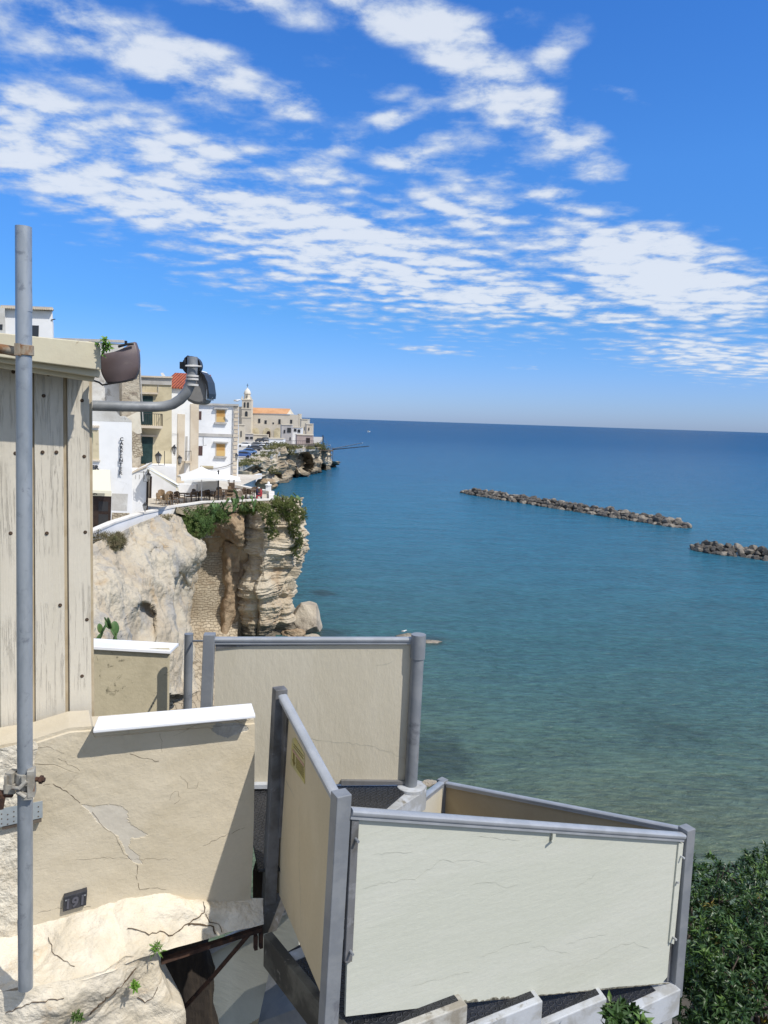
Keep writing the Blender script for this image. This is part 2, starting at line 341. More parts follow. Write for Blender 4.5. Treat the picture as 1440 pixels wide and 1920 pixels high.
M_ivy = mat('trailing_creeper', (.075, .105, .02), (.13, .145, .035), rough=.6, nscale=.7, spots=((.20, .15, .06), .9, .60, .72))
M_dry = mat('dry_bush', (.16, .13, .07), (.10, .10, .04), rough=.8, nscale=2)

# ------------------------------------------------------------------ sea
def sea_mat():
    m = bpy.data.materials.new('sea_water'); m.use_nodes = True; g = G(m.node_tree)
    co = g.n('ShaderNodeNewGeometry').outputs['Position']
    sp = g.n('ShaderNodeSeparateXYZ', {0: co}).outputs
    big = g.noise(co, .011, 4, .55, .5)
    # depth of the bay grows with the distance from the beach and faster outside the breakwaters
    dd = g.m('ADD', g.m('ADD', sp[1], g.m('MULTIPLY', sp[0], .22)), g.m('MULTIPLY', g.m('SUBTRACT', big, .5), 55))
    lg = g.m('DIVIDE', g.m('LOGARITHM', g.m('MAXIMUM', dd, 10), 10.0), 4.0)
    def L(v): return math.log10(v)/4
    c = g.ramp(lg, [(L(24), (.100, .136, .088)), (L(34), (.090, .120, .084)), (L(46), (.060, .112, .094)), (L(66), (.036, .110, .122)), (L(105), (.026, .118, .168)), (L(160), (.016, .116, .192)), (L(270), (.010, .092, .184)), (L(700), (.006, .068, .168)), (L(3000), (.005, .054, .140))])
    # weed beds on the sand
    near = g.mr(sp[1], 120, 40, 0, 1)
    wd = g.m('MULTIPLY', g.mr(g.noise(co, .075, 6, .6, .6), .57, .68), near)
    c = g.mix(g.m('MULTIPLY', wd, .30), c, (.022, .040, .035))
    lt = g.m('MULTIPLY', g.mr(g.noise(g.n('ShaderNodeMapping', {'Vector': co, 'Scale': (.012, .035, 1)}).outputs[0], 1.0, 5), .5, .7), .28)
    c = g.mix(lt, c, g.mix(1.0, c, (1.35, 1.3, 1.2), 'MULTIPLY'))
    # dark weed on the rocky toe beside the staircase
    def blot(px, py, rx, ry, tilt=0):
        q = atz(px, py, 0)
        mp = g.n('ShaderNodeMapping', {'Vector': co, 'Location': (q.x, q.y, 0), 'Rotation': (0, 0, tilt), 'Scale': (rx, ry, 1000)}, vector_type='TEXTURE')
        return g.mr(g.m('ADD', g.vm('LENGTH', mp.outputs[0]), g.m('MULTIPLY', g.m('SUBTRACT', g.noise(co, .6, 6, .65), .5), 1.6)), 1.15, .45, 0, 1)
    for a in ((812, 1420, 2.6, 3.6, .2), (604, 1112, 1.6, 1.5, 0), (785, 1200, 3.2, 1.8, 0), (600, 1190, 3, 2.2, 0)):
        c = g.mix(g.m('MULTIPLY', blot(*a), .7), c, (.025, .040, .033))
    q1 = atz(1110, 975, 0)
    w1 = g.noise(g.n('ShaderNodeMapping', {'Vector': co, 'Scale': (.55, 1.3, 1), 'Rotation': (0, 0, .25)}).outputs[0], 1.35, 5, .62, .5)
    w2 = g.noise(g.n('ShaderNodeMapping', {'Vector': co, 'Scale': (.12, .32, 1), 'Rotation': (0, 0, -.1)}).outputs[0], 1.0, 5, .6, .4)
    w4 = g.noise(g.n('ShaderNodeMapping', {'Vector': co, 'Scale': (.45, 1.5, 1), 'Rotation': (0, 0, .05)}).outputs[0], 2.6, 4, .6, .3)
    w3 = g.noise(g.n('ShaderNodeMapping', {'Vector': co, 'Scale': (.6, 1.0, 1), 'Rotation': (0, 0, .1)}).outputs[0], 5.0, 3, .6, .4)
    h = g.m('ADD', g.m('ADD', g.m('MULTIPLY', w1, .34), g.m('MULTIPLY', w2, .9)), g.m('MULTIPLY', w3, .07))
    bn = g.n('ShaderNodeBump', {'Height': h, 'Strength': 1.0, 'Distance': 1.0})
    wc = g.mr(g.m('ADD', g.m('ADD', g.m('MULTIPLY', w1, .35), g.m('MULTIPLY', w2, .25)), g.m('MULTIPLY', w4, .4)), .40, .60, .66, 1.30, False)
    c = g.mix(1.0, c, g.n('ShaderNodeCombineXYZ', {0: wc, 1: wc, 2: wc}).outputs[0], 'MULTIPLY')  # ripple light and dark multiplied into the water colour
    p = g.n('ShaderNodeBsdfPrincipled', {'Base Color': c, 'Roughness': .22, 'IOR': 1.33, 'Specular IOR Level': .3, 'Normal': bn.outputs[0]})
    df = g.n('ShaderNodeBsdfDiffuse', {'Color': c, 'Normal': bn.outputs[0]})
    mx = g.n('ShaderNodeMixShader', {0: g.mr(sp[1], 60, 900, .15, .55), 1: p.outputs[0], 2: df.outputs[0]})
    g.t.links.new(mx.outputs[0], g.n('ShaderNodeOutputMaterial').inputs[0])
    return m
M_sea = sea_mat()
mb = MB(); S = 60000
ys = [-200, 20, 60, 120, 300, 1000, 5000, S]; xs = [-S, -2000, -300, -60, 0, 60, 300, 2000, S]
mb.grid(np.array([[(x, y, 0) for x in xs] for y in ys], float))
sea = put('sea', mb, M_sea); tag(sea, kind='structure')

# ------------------------------------------------------------------ foreground wall and the chalky rock under it
def crack_line(mb, pts, A, B, off, w=.006, jit=3.0, seed=1):
    rnd = random.Random(seed); P = []
    for (a, b) in zip(pts[:-1], pts[1:]):
        L = math.hypot(b[0]-a[0], b[1]-a[1]); k = max(2, int(L/7))
        for i in range(k):
            t = i/k; P.append((a[0]+(b[0]-a[0])*t+rnd.uniform(-jit, jit)*.5, a[1]+(b[1]-a[1])*t+rnd.uniform(-jit, jit)))
    P.append(pts[-1]); W = [onp(x, y, A, B, off) for x, y in P]
    t = Vector((B.x-A.x, B.y-A.y, 0)).normalized(); up = Vector((0, 0, 1)); vs = []; fs = []
    for i, p in enumerate(W):
        d = (W[min(i+1, len(W)-1)]-W[max(i-1, 0)]).normalized(); n = Vector((t.y, -t.x, 0)); s = n.cross(d).normalized()
        ww = w*rnd.uniform(.35, 1.0)*(1 if 0 < i < len(W)-1 else .1); vs += [p+s*ww/2, p-s*ww/2]
    for i in range(len(W)-1): fs.append((2*i, 2*i+1, 2*i+3, 2*i+2))
    mb.add(vs, fs)

def crk(pts, mbx, Pn, w=.012, sd=3, lift=.006):
    """dark cleft laid on the ledge"""
    rnd = random.Random(sd); fx, fy = proj(Pn.reshape(-1, 3)); P = []
    for (a, b) in zip(pts[:-1], pts[1:]):
        k = max(2, int(math.hypot(b[0]-a[0], b[1]-a[1])/6))
        P += [(a[0]+(b[0]-a[0])*i/k+rnd.uniform(-2, 2), a[1]+(b[1]-a[1])*i/k+rnd.uniform(-2, 2)) for i in range(k)]
    P.append(pts[-1]); W = []
    for x, y in P:
        i = int(np.argmin((fx-x)**2+(fy-y)**2)); q = Vector(Pn.reshape(-1, 3)[i]); d = (q-EYE).length-lift
        W.append(EYE+ray(x, y).normalized()*d)
    vs = []
    for i, p in enumerate(W):
        d = (W[min(i+1, len(W)-1)]-W[max(i-1, 0)]).normalized(); s = (EYE-p).normalized().cross(d).normalized()*w*rnd.uniform(.3, .7)
        vs += [p+s, p-s]
    mbx.add(vs, [(2*i, 2*i+1, 2*i+3, 2*i+2) for i in range(len(W)-1)])
WA, WB = at(0, 1500, 3.70), at(478, 1500, 4.25)
wt = Vector((WB.x-WA.x, WB.y-WA.y, 0)).normalized(); wn = Vector((wt.y, -wt.x, 0))      # along the wall / out towards the eye
wall = thing('plaster_wall', onp(240, 1700, WA, WB), 'cracked cream plaster wall under the white coping, standing behind the scaffold pole', 'wall')
top = [(-60, 1405), (0, 1398), (60, 1388), (130, 1367), (172, 1364), (178, 1377), (300, 1365), (478, 1350)]
bot = [(-60, 1780), (0, 1775), (65, 1755), (130, 1735), (250, 1705), (340, 1700), (420, 1715), (474, 1715)]
def lerp_poly(pl, x):
    for a, b in zip(pl[:-1], pl[1:]):
        if x <= b[0]: return a[1]+(b[1]-a[1])*(x-a[0])/(b[0]-a[0])
    return pl[-1][1]
nc, nr = 300, 220; Pg = np.zeros((nr, nc, 3))
for j in range(nc):
    u = j/(nc-1)
    for i in range(nr):
        v = i/(nr-1); px = -60+538*u; yt, yb = lerp_poly(top, px), lerp_poly(bot, min(px, 474)); py = yt+(yb-yt)*v
        px2 = px-(9*v*v if u > .98 else 9*v*v*u)
        q = onp(px2, py, WA, WB)
        rough = .001+.003*max(0, mn.noise(q*1.7+Vector((3, 1, 0)))+.25)
        q = q+wn*(fb(q, 11, 4)*rough+fb(q, 1.6, 2, seed=4)*.010)
        if v < .02: q += wn*-.01
        Pg[i, j] = q
pt = [(152, 1508), (176, 1512), (205, 1508), (228, 1512), (240, 1522), (243, 1545), (262, 1556), (278, 1566), (262, 1570), (247, 1572), (243, 1592), (262, 1605), (266, 1618), (256, 1620), (238, 1608), (232, 1588), (218, 1566), (198, 1552), (180, 1540), (168, 1522)]
pl_ = [(392, 1366), (405, 1356), (440, 1354), (462, 1360), (466, 1368), (450, 1376), (425, 1384), (408, 1378)]
def inpoly(px, py, poly):
    r = np.zeros(px.shape, bool); n = len(poly)
    for i in range(n):
        (x1, y1), (x2, y2) = poly[i], poly[(i+1) % n]
        c_ = ((y1 > py) != (y2 > py)) & (px < (x2-x1)*(py-y1)/(y2-y1+1e-9)+x1); r ^= c_
    return r
fx, fy = proj(Pg.reshape(-1, 3)); jit = np.array([mn.noise(Vector((a*.12, b*.12, 0)))*4+mn.noise(Vector((a*.35, b*.35, 5)))*2 for a, b in zip(fx, fy)])
k1 = inpoly(fx+jit, fy+jit*.6, pt).reshape(nr, nc); k3 = inpoly(fx+jit, fy+jit*.6, pl_).reshape(nr, nc)
Pg[k1] -= np.array(wn)*.0022; Pg[k3] -= np.array(wn)*.003
mb = MB(); mb.grid(Pg)
for i in range(nr-1):
    for j in range(nc-1):
        if k1[i, j] and k1[i+1, j+1]: mb.m[i*(nc-1)+j] = 1
        elif k3[i, j] and k3[i+1, j+1]: mb.m[i*(nc-1)+j] = 3
Tl = [Vector(Pg[0, j]) for j in range(nc)]; Rr = [Vector(Pg[i, nc-1]) for i in range(nr)]
k0 = len(mb.v); vs = []; fs = []
for p in Tl: vs += [p, p-wn*.24]
fs = [(2*i, 2*i+1, 2*i+3, 2*i+2) for i in range(nc-1)]; mb.add(vs, fs)
vs = []
for p in Rr: vs += [p, p-wn*.24]
mb.add(vs, [(2*i, 2*i+1, 2*i+3, 2*i+2) for i in range(nr-1)])
mb.add([Tl[0]-wn*.24, Tl[-1]-wn*.24, Rr[-1]-wn*.24, Vector(Pg[-1, 0])-wn*.24], [(0, 1, 2, 3)])
mb.mi(1)
pt = [(152, 1508), (176, 1512), (205, 1508), (228, 1512), (240, 1522), (243, 1545), (262, 1556), (278, 1566), (262, 1570), (247, 1572), (243, 1592), (262, 1605), (266, 1618), (256, 1620), (238, 1608), (232, 1588), (218, 1566), (198, 1552), (180, 1540), (168, 1522)]

mb.mi(2)
for sd, (pl, w) in enumerate([([(80, 1472), (98, 1470), (118, 1480), (136, 1492), (150, 1506)], .006), ([(258, 1620), (256, 1650), (262, 1668)], .006), ([(172, 1520), (190, 1548), (216, 1566), (232, 1600), (248, 1615)], .0035),
                              ([(110, 1422), (135, 1436), (150, 1445)], .003), ([(245, 1415), (262, 1420), (280, 1424), (298, 1427)], .004),
                              ([(380, 1585), (410, 1572), (440, 1560), (462, 1550)], .003), ([(140, 1612), (200, 1608), (250, 1610), (330, 1612)], .002), ([(62, 1405), (90, 1400), (120, 1412)], .0025),
                              ([(301, 1368), (302, 1390), (304, 1410)], .003), ([(338, 1455), (348, 1462), (352, 1478), (368, 1478), (372, 1466)], .0025), ([(318, 1500), (322, 1486), (334, 1484), (338, 1498), (326, 1508)], .0025),
                              ([(262, 1668), (290, 1664), (312, 1668)], .004), ([(70, 1712), (110, 1702), (170, 1700)], .003)]):
    crk(pl, mb, Pg, w*.38, sd, .0012)
mb.mi(3)
pl = [(392, 1362), (405, 1352), (440, 1350), (462, 1358), (466, 1368), (450, 1376), (425, 1384), (408, 1378)]

put('rendered_face', mb, [M_wall, M_patch, M_crack, M_rockgrey], wall)
# white coping, a bent sheet with a drip edge
def slab_z(mb, pix, z, th):
    mb.prism([atz(x, y, z) for x, y in pix], (0, 0, -th))
A0, B0 = onp(174, 1368, WA, WB, .12), onp(479, 1340, WA, WB, .12)
mb = MB(); mb.prism([A0, B0, atz(472, 1318, B0.z), atz(184, 1343, A0.z)], (0, 0, -.022))
put('coping', mb, M_white, wall, bevel=.006)
tag(bpy.data.objects[wall.name], None)

# left strip of rougher, whiter render on the same wall
mb = MB(); nc2, nr2 = 46, 100; Q = np.zeros((nr2, nc2, 3))
for j in range(nc2):
    for i in range(nr2):
        v = i/(nr2-1); u = j/(nc2-1); edge = 66-22*v+5*math.sin(v*23)+3*math.sin(v*51)
        px = -60+(edge+60)*u; yt, yb = lerp_poly(top, px)+3, lerp_poly(bot, px)-2; q = onp(px, yt+(yb-yt)*v, WA, WB, .014*(1-u**6)+.004)
        q += wn*(fb(q, 13, 5)*.012*(1-u**8)+fb(q, 1.6, 2, seed=4)*.010+.006*(1-u**6)); Q[i, j] = q
mb.grid(Q); put('rough_render', mb, M_wallrough, wall)

# rock under the wall
C = []
for (yt, row) in enumerate([
    [(-70, 1760, .02), (60, 1728, .02), (160, 1694, .03), (250, 1668, .03), (330, 1662, .03), (410, 1682, .03), (455, 1684, .02), (494, 1684, .0)],
    [(-70, 1790, -.05), (60, 1765, -.08), (160, 1735, -.10), (250, 1706, -.10), (330, 1698, -.10), (410, 1706, -.07), (455, 1704, -.05), (494, 1700, -.03)],
    [(-70, 1830, -.16), (50, 1810, -.22), (150, 1790, -.24), (235, 1762, -.22), (320, 1745, -.17), (405, 1735, -.12), (455, 1722, -.09), (492, 1716, -.06)],
    [(-70, 1870, -.24), (40, 1855, -.34), (135, 1840, -.36), (215, 1818, -.33), (290, 1790, -.24), (400, 1757, -.16), (455, 1741, -.11), (490, 1730, -.07)]]):
    C.append([onp(x, y, WA, WB, .0)+wn*(-d)*1.0 if False else onp(x, y, WA, WB, -d) for x, y, d in row])
PR = interp_net(C, 110, 240)
def rockd(p): return fb(p, 2.2, 3)*.045+fb(p, 8, 5, seed=2)*.012-.015*max(0, .12-abs(mn.noise(p*2.3)))/.12
PR = displace(PR, rockd)
mb = MB(); mb.grid(PR)
low = PR[-1, :]                                               # under side of the ledge, going back in
U = np.stack([low, low+np.array(-wn*.10)+np.array([0, 0, -.015]), low+np.array(-wn*.45)+np.array([0, 0, .02])]); mb.grid(U)
rock1 = thing('rock_ledge', onp(380, 1740, WA, WB), 'cracked whitish rock ledge with rusty edge carrying the cream wall', 'rock ledge')
mb.mi(1)
crk([(382, 1690), (385, 1710), (368, 1722), (350, 1732), (335, 1745)], mb, PR, .0045)
crk([(385, 1712), (392, 1728), (408, 1732), (416, 1748)], mb, PR, .0045, 5)
crk([(352, 1733), (375, 1732), (400, 1737), (404, 1752)], mb, PR, .008, 6)
crk([(240, 1742), (262, 1744), (280, 1752), (300, 1746), (318, 1756), (338, 1744)], mb, PR, .005, 7)
crk([(92, 1755), (98, 1785), (120, 1800), (140, 1812)], mb, PR, .003, 8)
put('ledge_surface', mb, [M_rockfg, M_crack], rock1)
# lower rock body
C = []
for row in [[(-70, 1868, -.24), (40, 1853, -.34), (135, 1838, -.36), (200, 1822, -.34), (240, 1806, -.30), (270, 1796, -.25), (302, 1782, -.16)],
            [(-70, 1895, -.26), (40, 1885, -.36), (130, 1872, -.38), (195, 1856, -.33), (240, 1842, -.26), (275, 1832, -.22), (306, 1822, -.14)],
            [(-70, 1930, -.26), (30, 1920, -.36), (110, 1905, -.36), (175, 1890, -.28), (235, 1872, -.22), (282, 1868, -.20), (322, 1872, -.12)],
            [(-70, 2000, -.24), (10, 1990, -.32), (90, 1970, -.30), (160, 1945, -.22), (230, 1920, -.18), (290, 1905, -.18), (348, 1908, -.10)],
            [(-70, 2150, -.2), (10, 2130, -.26), (90, 2100, -.24), (160, 2080, -.18), (240, 2060, -.16), (300, 2050, -.14), (345, 2040, -.08)]]:
    C.append([onp(x, y, WA, WB, -d) for x, y, d in row])
PL = displace(interp_net(C, 120, 150), rockd)
mb = MB(); mb.grid(PL)
e = PL[:, -1]; mb.grid(np.stack([e, e+np.array(-wn*.12+wt*.0), e+np.array(-wn*.75-wt*.1)]))
mb.mi(1); crk([(165, 1905), (200, 1872), (232, 1845), (255, 1815)], mb, PL, .009, 9); crk([(10, 1900), (60, 1880), (120, 1872)], mb, PL, .004, 10)
crk([(258, 1870), (272, 1880), (290, 1868), (296, 1850)], mb, PL, .004, 11)
put('lower_face', mb, [M_rockfg, M_crack], rock1)
# stained rock wall deep under the ledge, its shade painted in as near-black
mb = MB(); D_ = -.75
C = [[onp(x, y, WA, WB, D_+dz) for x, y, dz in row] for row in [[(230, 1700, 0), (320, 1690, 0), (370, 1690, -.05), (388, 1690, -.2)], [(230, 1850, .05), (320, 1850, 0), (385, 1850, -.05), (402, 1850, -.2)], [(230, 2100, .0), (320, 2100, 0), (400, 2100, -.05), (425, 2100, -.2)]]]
mb.grid(displace(interp_net(C, 40, 40), lambda p: fb(p, 3, 3)*.04)); put('shaded_recess', mb, M_stainshade, rock1)
mb = MB(); a, b = onp(303, 1801, WA, WB, .09), onp(492, 1740, WA, WB, .04)
mb.prism([a, b, b+Vector((0, 0, -.026)), a+Vector((0, 0, -.026))], -wn*.03)
t_ = (b-a).normalized()
for q in (.93, .985): mb.box(a+(b-a)*q+Vector((0, 0, -.075)), (.02, .03, .09), ux=wt)
put('steel_edge', mb, M_rust, rock1)
mb = MB(); mb.tube([onp(470, 1748, WA, WB, .02), onp(400, 1830, WA, WB, -.1), onp(325, 1912, WA, WB, -.2)], .013, 8); put('brace_rod', mb, M_rust, rock1, smooth=40)
for nm, (px, py) in {'a': (288, 1790), 'b': (252, 1862), 'c': (145, 1912), 'd': (2, 1835)}.items():
    pass

# house number plate
ang = math.atan2(-10, 44)
cx = onp(141, 1690, WA, WB, .035); ux = (onp(162, 1683, WA, WB)-onp(120, 1695, WA, WB)).normalized(); uz = (onp(141, 1676, WA, WB)-onp(139, 1702, WA, WB)).normalized()
pl = thing('number_plate', cx, 'small black number plate reading 191 at the foot of the cream wall', 'number plate')
mb = MB(); c4 = [cx+ux*(a*.058)+uz*(b*.042)-wn*.0 for a, b in ((-1, -1), (1, -1), (1, 1), (-1, 1))]; mb.prism(c4, -wn*.04); put('plate', mb, M_blackplate, pl, bevel=.003)
mb = text_mb('191', cx+wn*.002-uz*.026, ux, uz, .072, .004, 'CENTER'); put('digits', mb, mat('worn_black_digit', (.10, .10, .12), rough=.4), pl)
for s in (-1, 1):
    mb = MB(); q = cx+ux*(.047*s)+uz*.022+wn*.002; mb.tube([q, q+wn*.003], .004, 8); put('screw', mb, M_galv, pl)

# ------------------------------------------------------------------ scaffold pole with clamp, upper bracket
PY = 3.35; pt_, pb_ = at(44, 425, PY), at(48, 1852, PY)
pole = thing('scaffold_pole', pb_, 'tall galvanised steel scaffold pole standing in front of the plank shed', 'pole')
mb = MB(); rp = 14.2*PY/FPX; n = 24; 
mb.tube([pt_, pt_+(pb_-pt_)*.5, pb_], rp, n, caps=False); mb.tube([pt_+Vector((0, 0, -.001)), pt_+Vector((0, 0, -.35))], rp*.86, n); mb.tube([pb_+Vector((0, 0, .001)), pb_+Vector((0, 0, .35))], rp*.86, n)
put('tube', mb, M_galv, pole, smooth=40)
def pp(py, px=None): return at(46 if px is None else px, py, PY)
cl = MB(); c = pp(1466)
cl.lathe([(rp*1.10, -.05), (rp*1.16, -.048), (rp*1.16, .048), (rp*1.10, .05)], c, 18)
cl.box(c+Vector((.042, -.02, .012)), (.030, .06, .125), rz=.3); cl.box(c+Vector((.03, -.045, .03)), (.04, .012, .05), rz=.2); cl.box(c+Vector((.03, -.045, -.045)), (.045, .012, .035), rz=.2)
cl.box(c+Vector((-.052, -.01, .03)), (.035, .05, .05), rz=-.2); cl.box(c+Vector((-.055, -.015, -.02)), (.05, .05, .045), rz=.1)
cl.box(c+Vector((-.068, -.02, .005)), (.012, .055, .085), rz=.1)
cl.tube([c+Vector((-.03, -.05, -.005)), c+Vector((.005, -.062, 0)), c+Vector((.035, -.05, .03))], .010, 8); cl.tube([c+Vector((-.01, -.055, -.02)), c+Vector((.03, -.055, -.045))], .009, 8)
clamp = put('clamp', cl, M_oldclamp, pole, bevel=.003)
cl = MB()
for (p0, p1, r) in ((( .055, -.01, .02), (.098, -.01, .018), .011), ((.075, -.01, .019), (.088, -.01, .0185), .019), ((-.045, -.02, -.05), (-.125, -.03, -.045), .016), ((-.085, -.03, -.05), (-.095, -.035, -.115), .013)):
    cl = MB(); cl.tube([c+Vector(p0), c+Vector(p1)], r, 6); put('clamp_bolt', cl, M_rust, pole)
cl = MB(); c = pp(657); cl.tube([at(-60, 648, PY+.02), at(8, 655, PY+.02), at(34, 660, PY+.02)], .021, 12); cl.lathe([(rp*1.02, -.022), (rp*1.14, -.02), (rp*1.14, .02), (rp*1.02, .022)], c, 20)
cl.box(c+Vector((-.008, -.045, 0)), (.02, .02, .05)); put('rusty_tie', cl, M_rustband, pole, smooth=40)
pk = thing('perforated_bracket', onp(30, 1530, WA, WB, .05), 'flat perforated galvanised strap across the wall behind the pole', 'bracket')
mb = MB(); q = [onp(-60, 1530, WA, WB, .10), onp(-60, 1575, WA, WB, .10), onp(4, 1550, WA, WB, .05), onp(80, 1533, WA, WB, .05), onp(80, 1502, WA, WB, .05), onp(4, 1516, WA, WB, .05)]
mb.prism([q[5], q[2], q[3], q[4]], -wn*.004); mb.prism([q[0], q[1], q[2], q[5]], -wn*.004)
put('strap', mb, M_galvplate, pk)
mb = MB()
for i in range(7):
    for k in range(3):
        x = 3+i*11.5; 
        if 30 < x < 62: continue
        q = onp(x, 1555-x*.2-10-k*9+(i % 2)*3, WA, WB, .051); mb.tube([q, q+wn*.0015], .0035, 6)
put('hole', mb, M_crack, pk)['kind'] = 'stuff'
mb = MB(); mb.prism([onp(x, y, WA, WB, .045) for x, y in ((4, 1556), (4, 1550), (78, 1533), (78, 1541))], -wn*.05); put('batten', mb, M_bark, pk)

# ------------------------------------------------------------------ plank shed
SA, SB = at(0, 1300, 3.98), at(178, 1300, 4.22)
st_ = Vector((SB.x-SA.x, SB.y-SA.y, 0)).normalized(); sn = Vector((st_.y, -st_.x, 0))
shed = thing('plank_shed', onp(90, 1370, SA, SB), 'shed of weathered vertical painted planks with a cream bargeboard', 'shed')
mb = MB()
xr = [(-70, 0), (0, 64), (66, 128), (130, 177)]
def shx(x, y): return x-(5 if x > 100 else 3)*(1357-y)/657          # planks lean a little
for k, (a, b) in enumerate(xr):
    mb.mi(0)
    for (x0, x1, off) in ((a+1, b-5, .012+.003*(k % 2)),):
        t4 = [onp(shx(x0, 640), 640, SA, SB, off), onp(shx(x1, 640), 640, SA, SB, off), onp(x1, 1366 if x1 < 60 else 1366-(x1-60)*.10, SA, SB, off), onp(x0, 1372 if x0 < 60 else 1372-(x0-60)*.10, SA, SB, off)]
        mb.prism(t4, -sn*.022)
    mb.mi(1)
    mb.prism([onp(shx(b-9, 640), 640, SA, SB, 0), onp(shx(b+2 if k < 3 else b, 640), 640, SA, SB, 0), onp(b+2 if k < 3 else b, 1356 if k == 3 else 1366, SA, SB, 0), onp(b-9, 1360 if k == 3 else 1368, SA, SB, 0)], -sn*.02)
pw = put('plank_wall', mb, [M_plank, M_groove], shed, bevel=.0025)
mb = MB()
for (x, y) in ((25, 697), (91, 702), (154, 751), (29, 850), (80, 848), (106, 848), (158, 856), (82, 742), (160, 998), (163, 1162), (113, 1135), (154, 1268), (117, 1355), (20, 1000), (88, 1000)):
    q = onp(x, y, SA, SB, .018); mb.mi(0); mb.tube([q-sn*.01, q+sn*.002], .0062, 8); mb.mi(1); mb.tube([q-sn*.01, q-sn*.0015], .010, 9)
put('nail', mb, [M_crack, M_rust], shed)['kind'] = 'stuff'
mb = MB()   # return side wall and rear
a, b = onp(176, 640, SA, SB), onp(178, 1357, SA, SB)
mb.prism([Vector((a.x, a.y, a.z)), Vector((b.x, b.y, a.z)), Vector((b.x, b.y, b.z)), Vector((a.x, a.y, b.z))][0:4] if False else [a, b, b-st_*1.6, a-st_*1.6], -sn*1.8)
put('side_wall', MB().hexa(*[[p-sn*d for p in (onp(174, 645, SA, SB), onp(177, 1356, SA, SB), onp(177, 1356, SA, SB)-st_*1.7, onp(174, 645, SA, SB)-st_*1.7)] for d in (.022, 1.8)]), M_plank, shed)
FA, FB = at(0, 650, 3.72), at(188, 650, 3.95); fn_ = Vector((FB.y-FA.y, -(FB.x-FA.x), 0)).normalized()
mb = MB(); mb.prism([onp(x, y, FA, FB) for x, y in ((-80, 616), (188, 643), (190, 694), (-80, 659))], -fn_*.03); put('bargeboard', mb, M_fascia, shed, bevel=.004)
mb = MB(); mb.prism([onp(x, y, FA, FB, -.045) for x, y in ((-80, 655), (189, 690), (187, 708), (-80, 667))], -fn_*.05)
mb.prism([onp(x, y, FA, FB, -.10) for x, y in ((-80, 660), (180, 697), (176, 716), (-80, 678))], -fn_*.03); put('soffit_trim', mb, M_fascia, shed, bevel=.003)
mb = MB(); a = [onp(x, y, FA, FB, -.03) for x, y in ((-80, 618), (187, 645), (186, 668), (-80, 640))]; mb.prism(a, -fn_*2.2); put('roof', mb, mat('roof_board', (.36, .32, .25), (.26, .23, .18), nscale=3), shed)
# bent gutter end
gt = MB(); L_ = [(191, 664), (189, 680), (192, 700), (201, 717)]; Rr_ = [(252, 641), (258, 662), (258, 690), (252, 708)]
Pn = [[at(L_[i][0]+(Rr_[i][0]-L_[i][0])*u, L_[i][1]+(Rr_[i][1]-L_[i][1])*u+(3*math.sin(u*math.pi) if i == 3 else (5*math.sin(u*math.pi) if i == 0 else 0)), 4.09+.04*u-.018*math.sin(math.pi*u)-.012*math.sin(math.pi*(i/3))) for u in (0, .2, .4, .6, .8, 1)] for i in range(4)]
gp = interp_net(Pn, 20, 26); gt.grid(gp); gt.grid(np.stack([gp[:, -1], gp[:, -1]+np.array([.0, .04, 0])])); gt.grid(np.stack([gp[-1], gp[-1]+np.array([0, .04, .0])])); gt.grid(np.stack([gp[:, 0], gp[:, 0]+np.array([.0, .04, 0])]))
put('gutter_end', gt, M_brown, shed, smooth=50, solid=.004)
mb = MB(); mb.tube([at(170, 712, 4.15), at(186, 717, 4.1), at(192, 722, 4.08), at(215, 718, 4.08), at(250, 712, 4.1)], .005, 6); put('cable', mb, M_black, shed, smooth=40); mb = MB(); mb.tube([at(250, 644, 4.1), at(236, 646, 4.08), at(222, 650, 4.08)], .0075, 6); mb.tube([at(236, 646, 4.08), at(236, 639, 4.08)], .0075, 6)
put('gutter_hook', mb, M_black, shed, smooth=40)

# pipe arm with the lamp
lp = thing('pipe_lamp', at(172, 762, 4.4), 'grey pipe arm bent upward carrying a round lamp and cover at its end', 'lamp')
path = [(150, 760), (230, 762), (290, 763), (308, 762), (324, 758), (338, 749), (349, 737), (356, 722), (360, 705), (361, 690), (361, 669)]
Yl = [4.35, 4.42, 4.5]+[4.52]*8
mb = MB(); mb.tube([at(x, y, Yl[i]) for i, (x, y) in enumerate(path)], [.030]*7+[.029]*4, 18); put('pipe_arm', mb, M_greyd if False else mat('dull_zinc_pipe', (.30, .31, .32), (.22, .23, .24), rough=.5, nscale=12, metal=.2, bump=.4, bscale=60, bdist=.002), lp, smooth=40)
mb = MB()
for y in (705, 711, 722, 686): c = at(360.5, y, 4.52); mb.lathe([(.028, -.006), (.036, -.005), (.036, .005), (.028, .006)], c, 16)
mb.tube([at(348, 686, 4.49), at(361, 687, 4.48), at(378, 687, 4.49)], .005, 6)
put('pipe_collar', mb, mat('white_collar', (.62, .60, .57), rough=.6), lp, smooth=40)
mb = MB(); c = at(361, 686, 4.6); F_ = Vector((0, 1, 0)); mb.tube([c-F_*.03, c+F_*.03], .055, 24); mb.box(c+Vector((-.055, 0, 0)), (.03, .05, .04)); mb.tube([at(348, 690, 4.55), at(347, 672, 4.56), at(352, 668, 4.56), at(358, 670, 4.56)], .006, 6); put('junction_disc', mb, M_black, lp, smooth=40)
mb = MB(); mb.prism([at(x, y, 4.62) for x, y in ((372, 697), (380, 708), (386, 722), (387, 745), (384, 755), (374, 759), (362, 757), (352, 752), (346, 745), (346, 712), (352, 700))], (0, .17, 0)); put('lamp_cover', mb, mat('grey_lamp_cover', (.27, .26, .25), (.32, .31, .29), nscale=8, rough=.5), lp, bevel=.018, smooth=50)
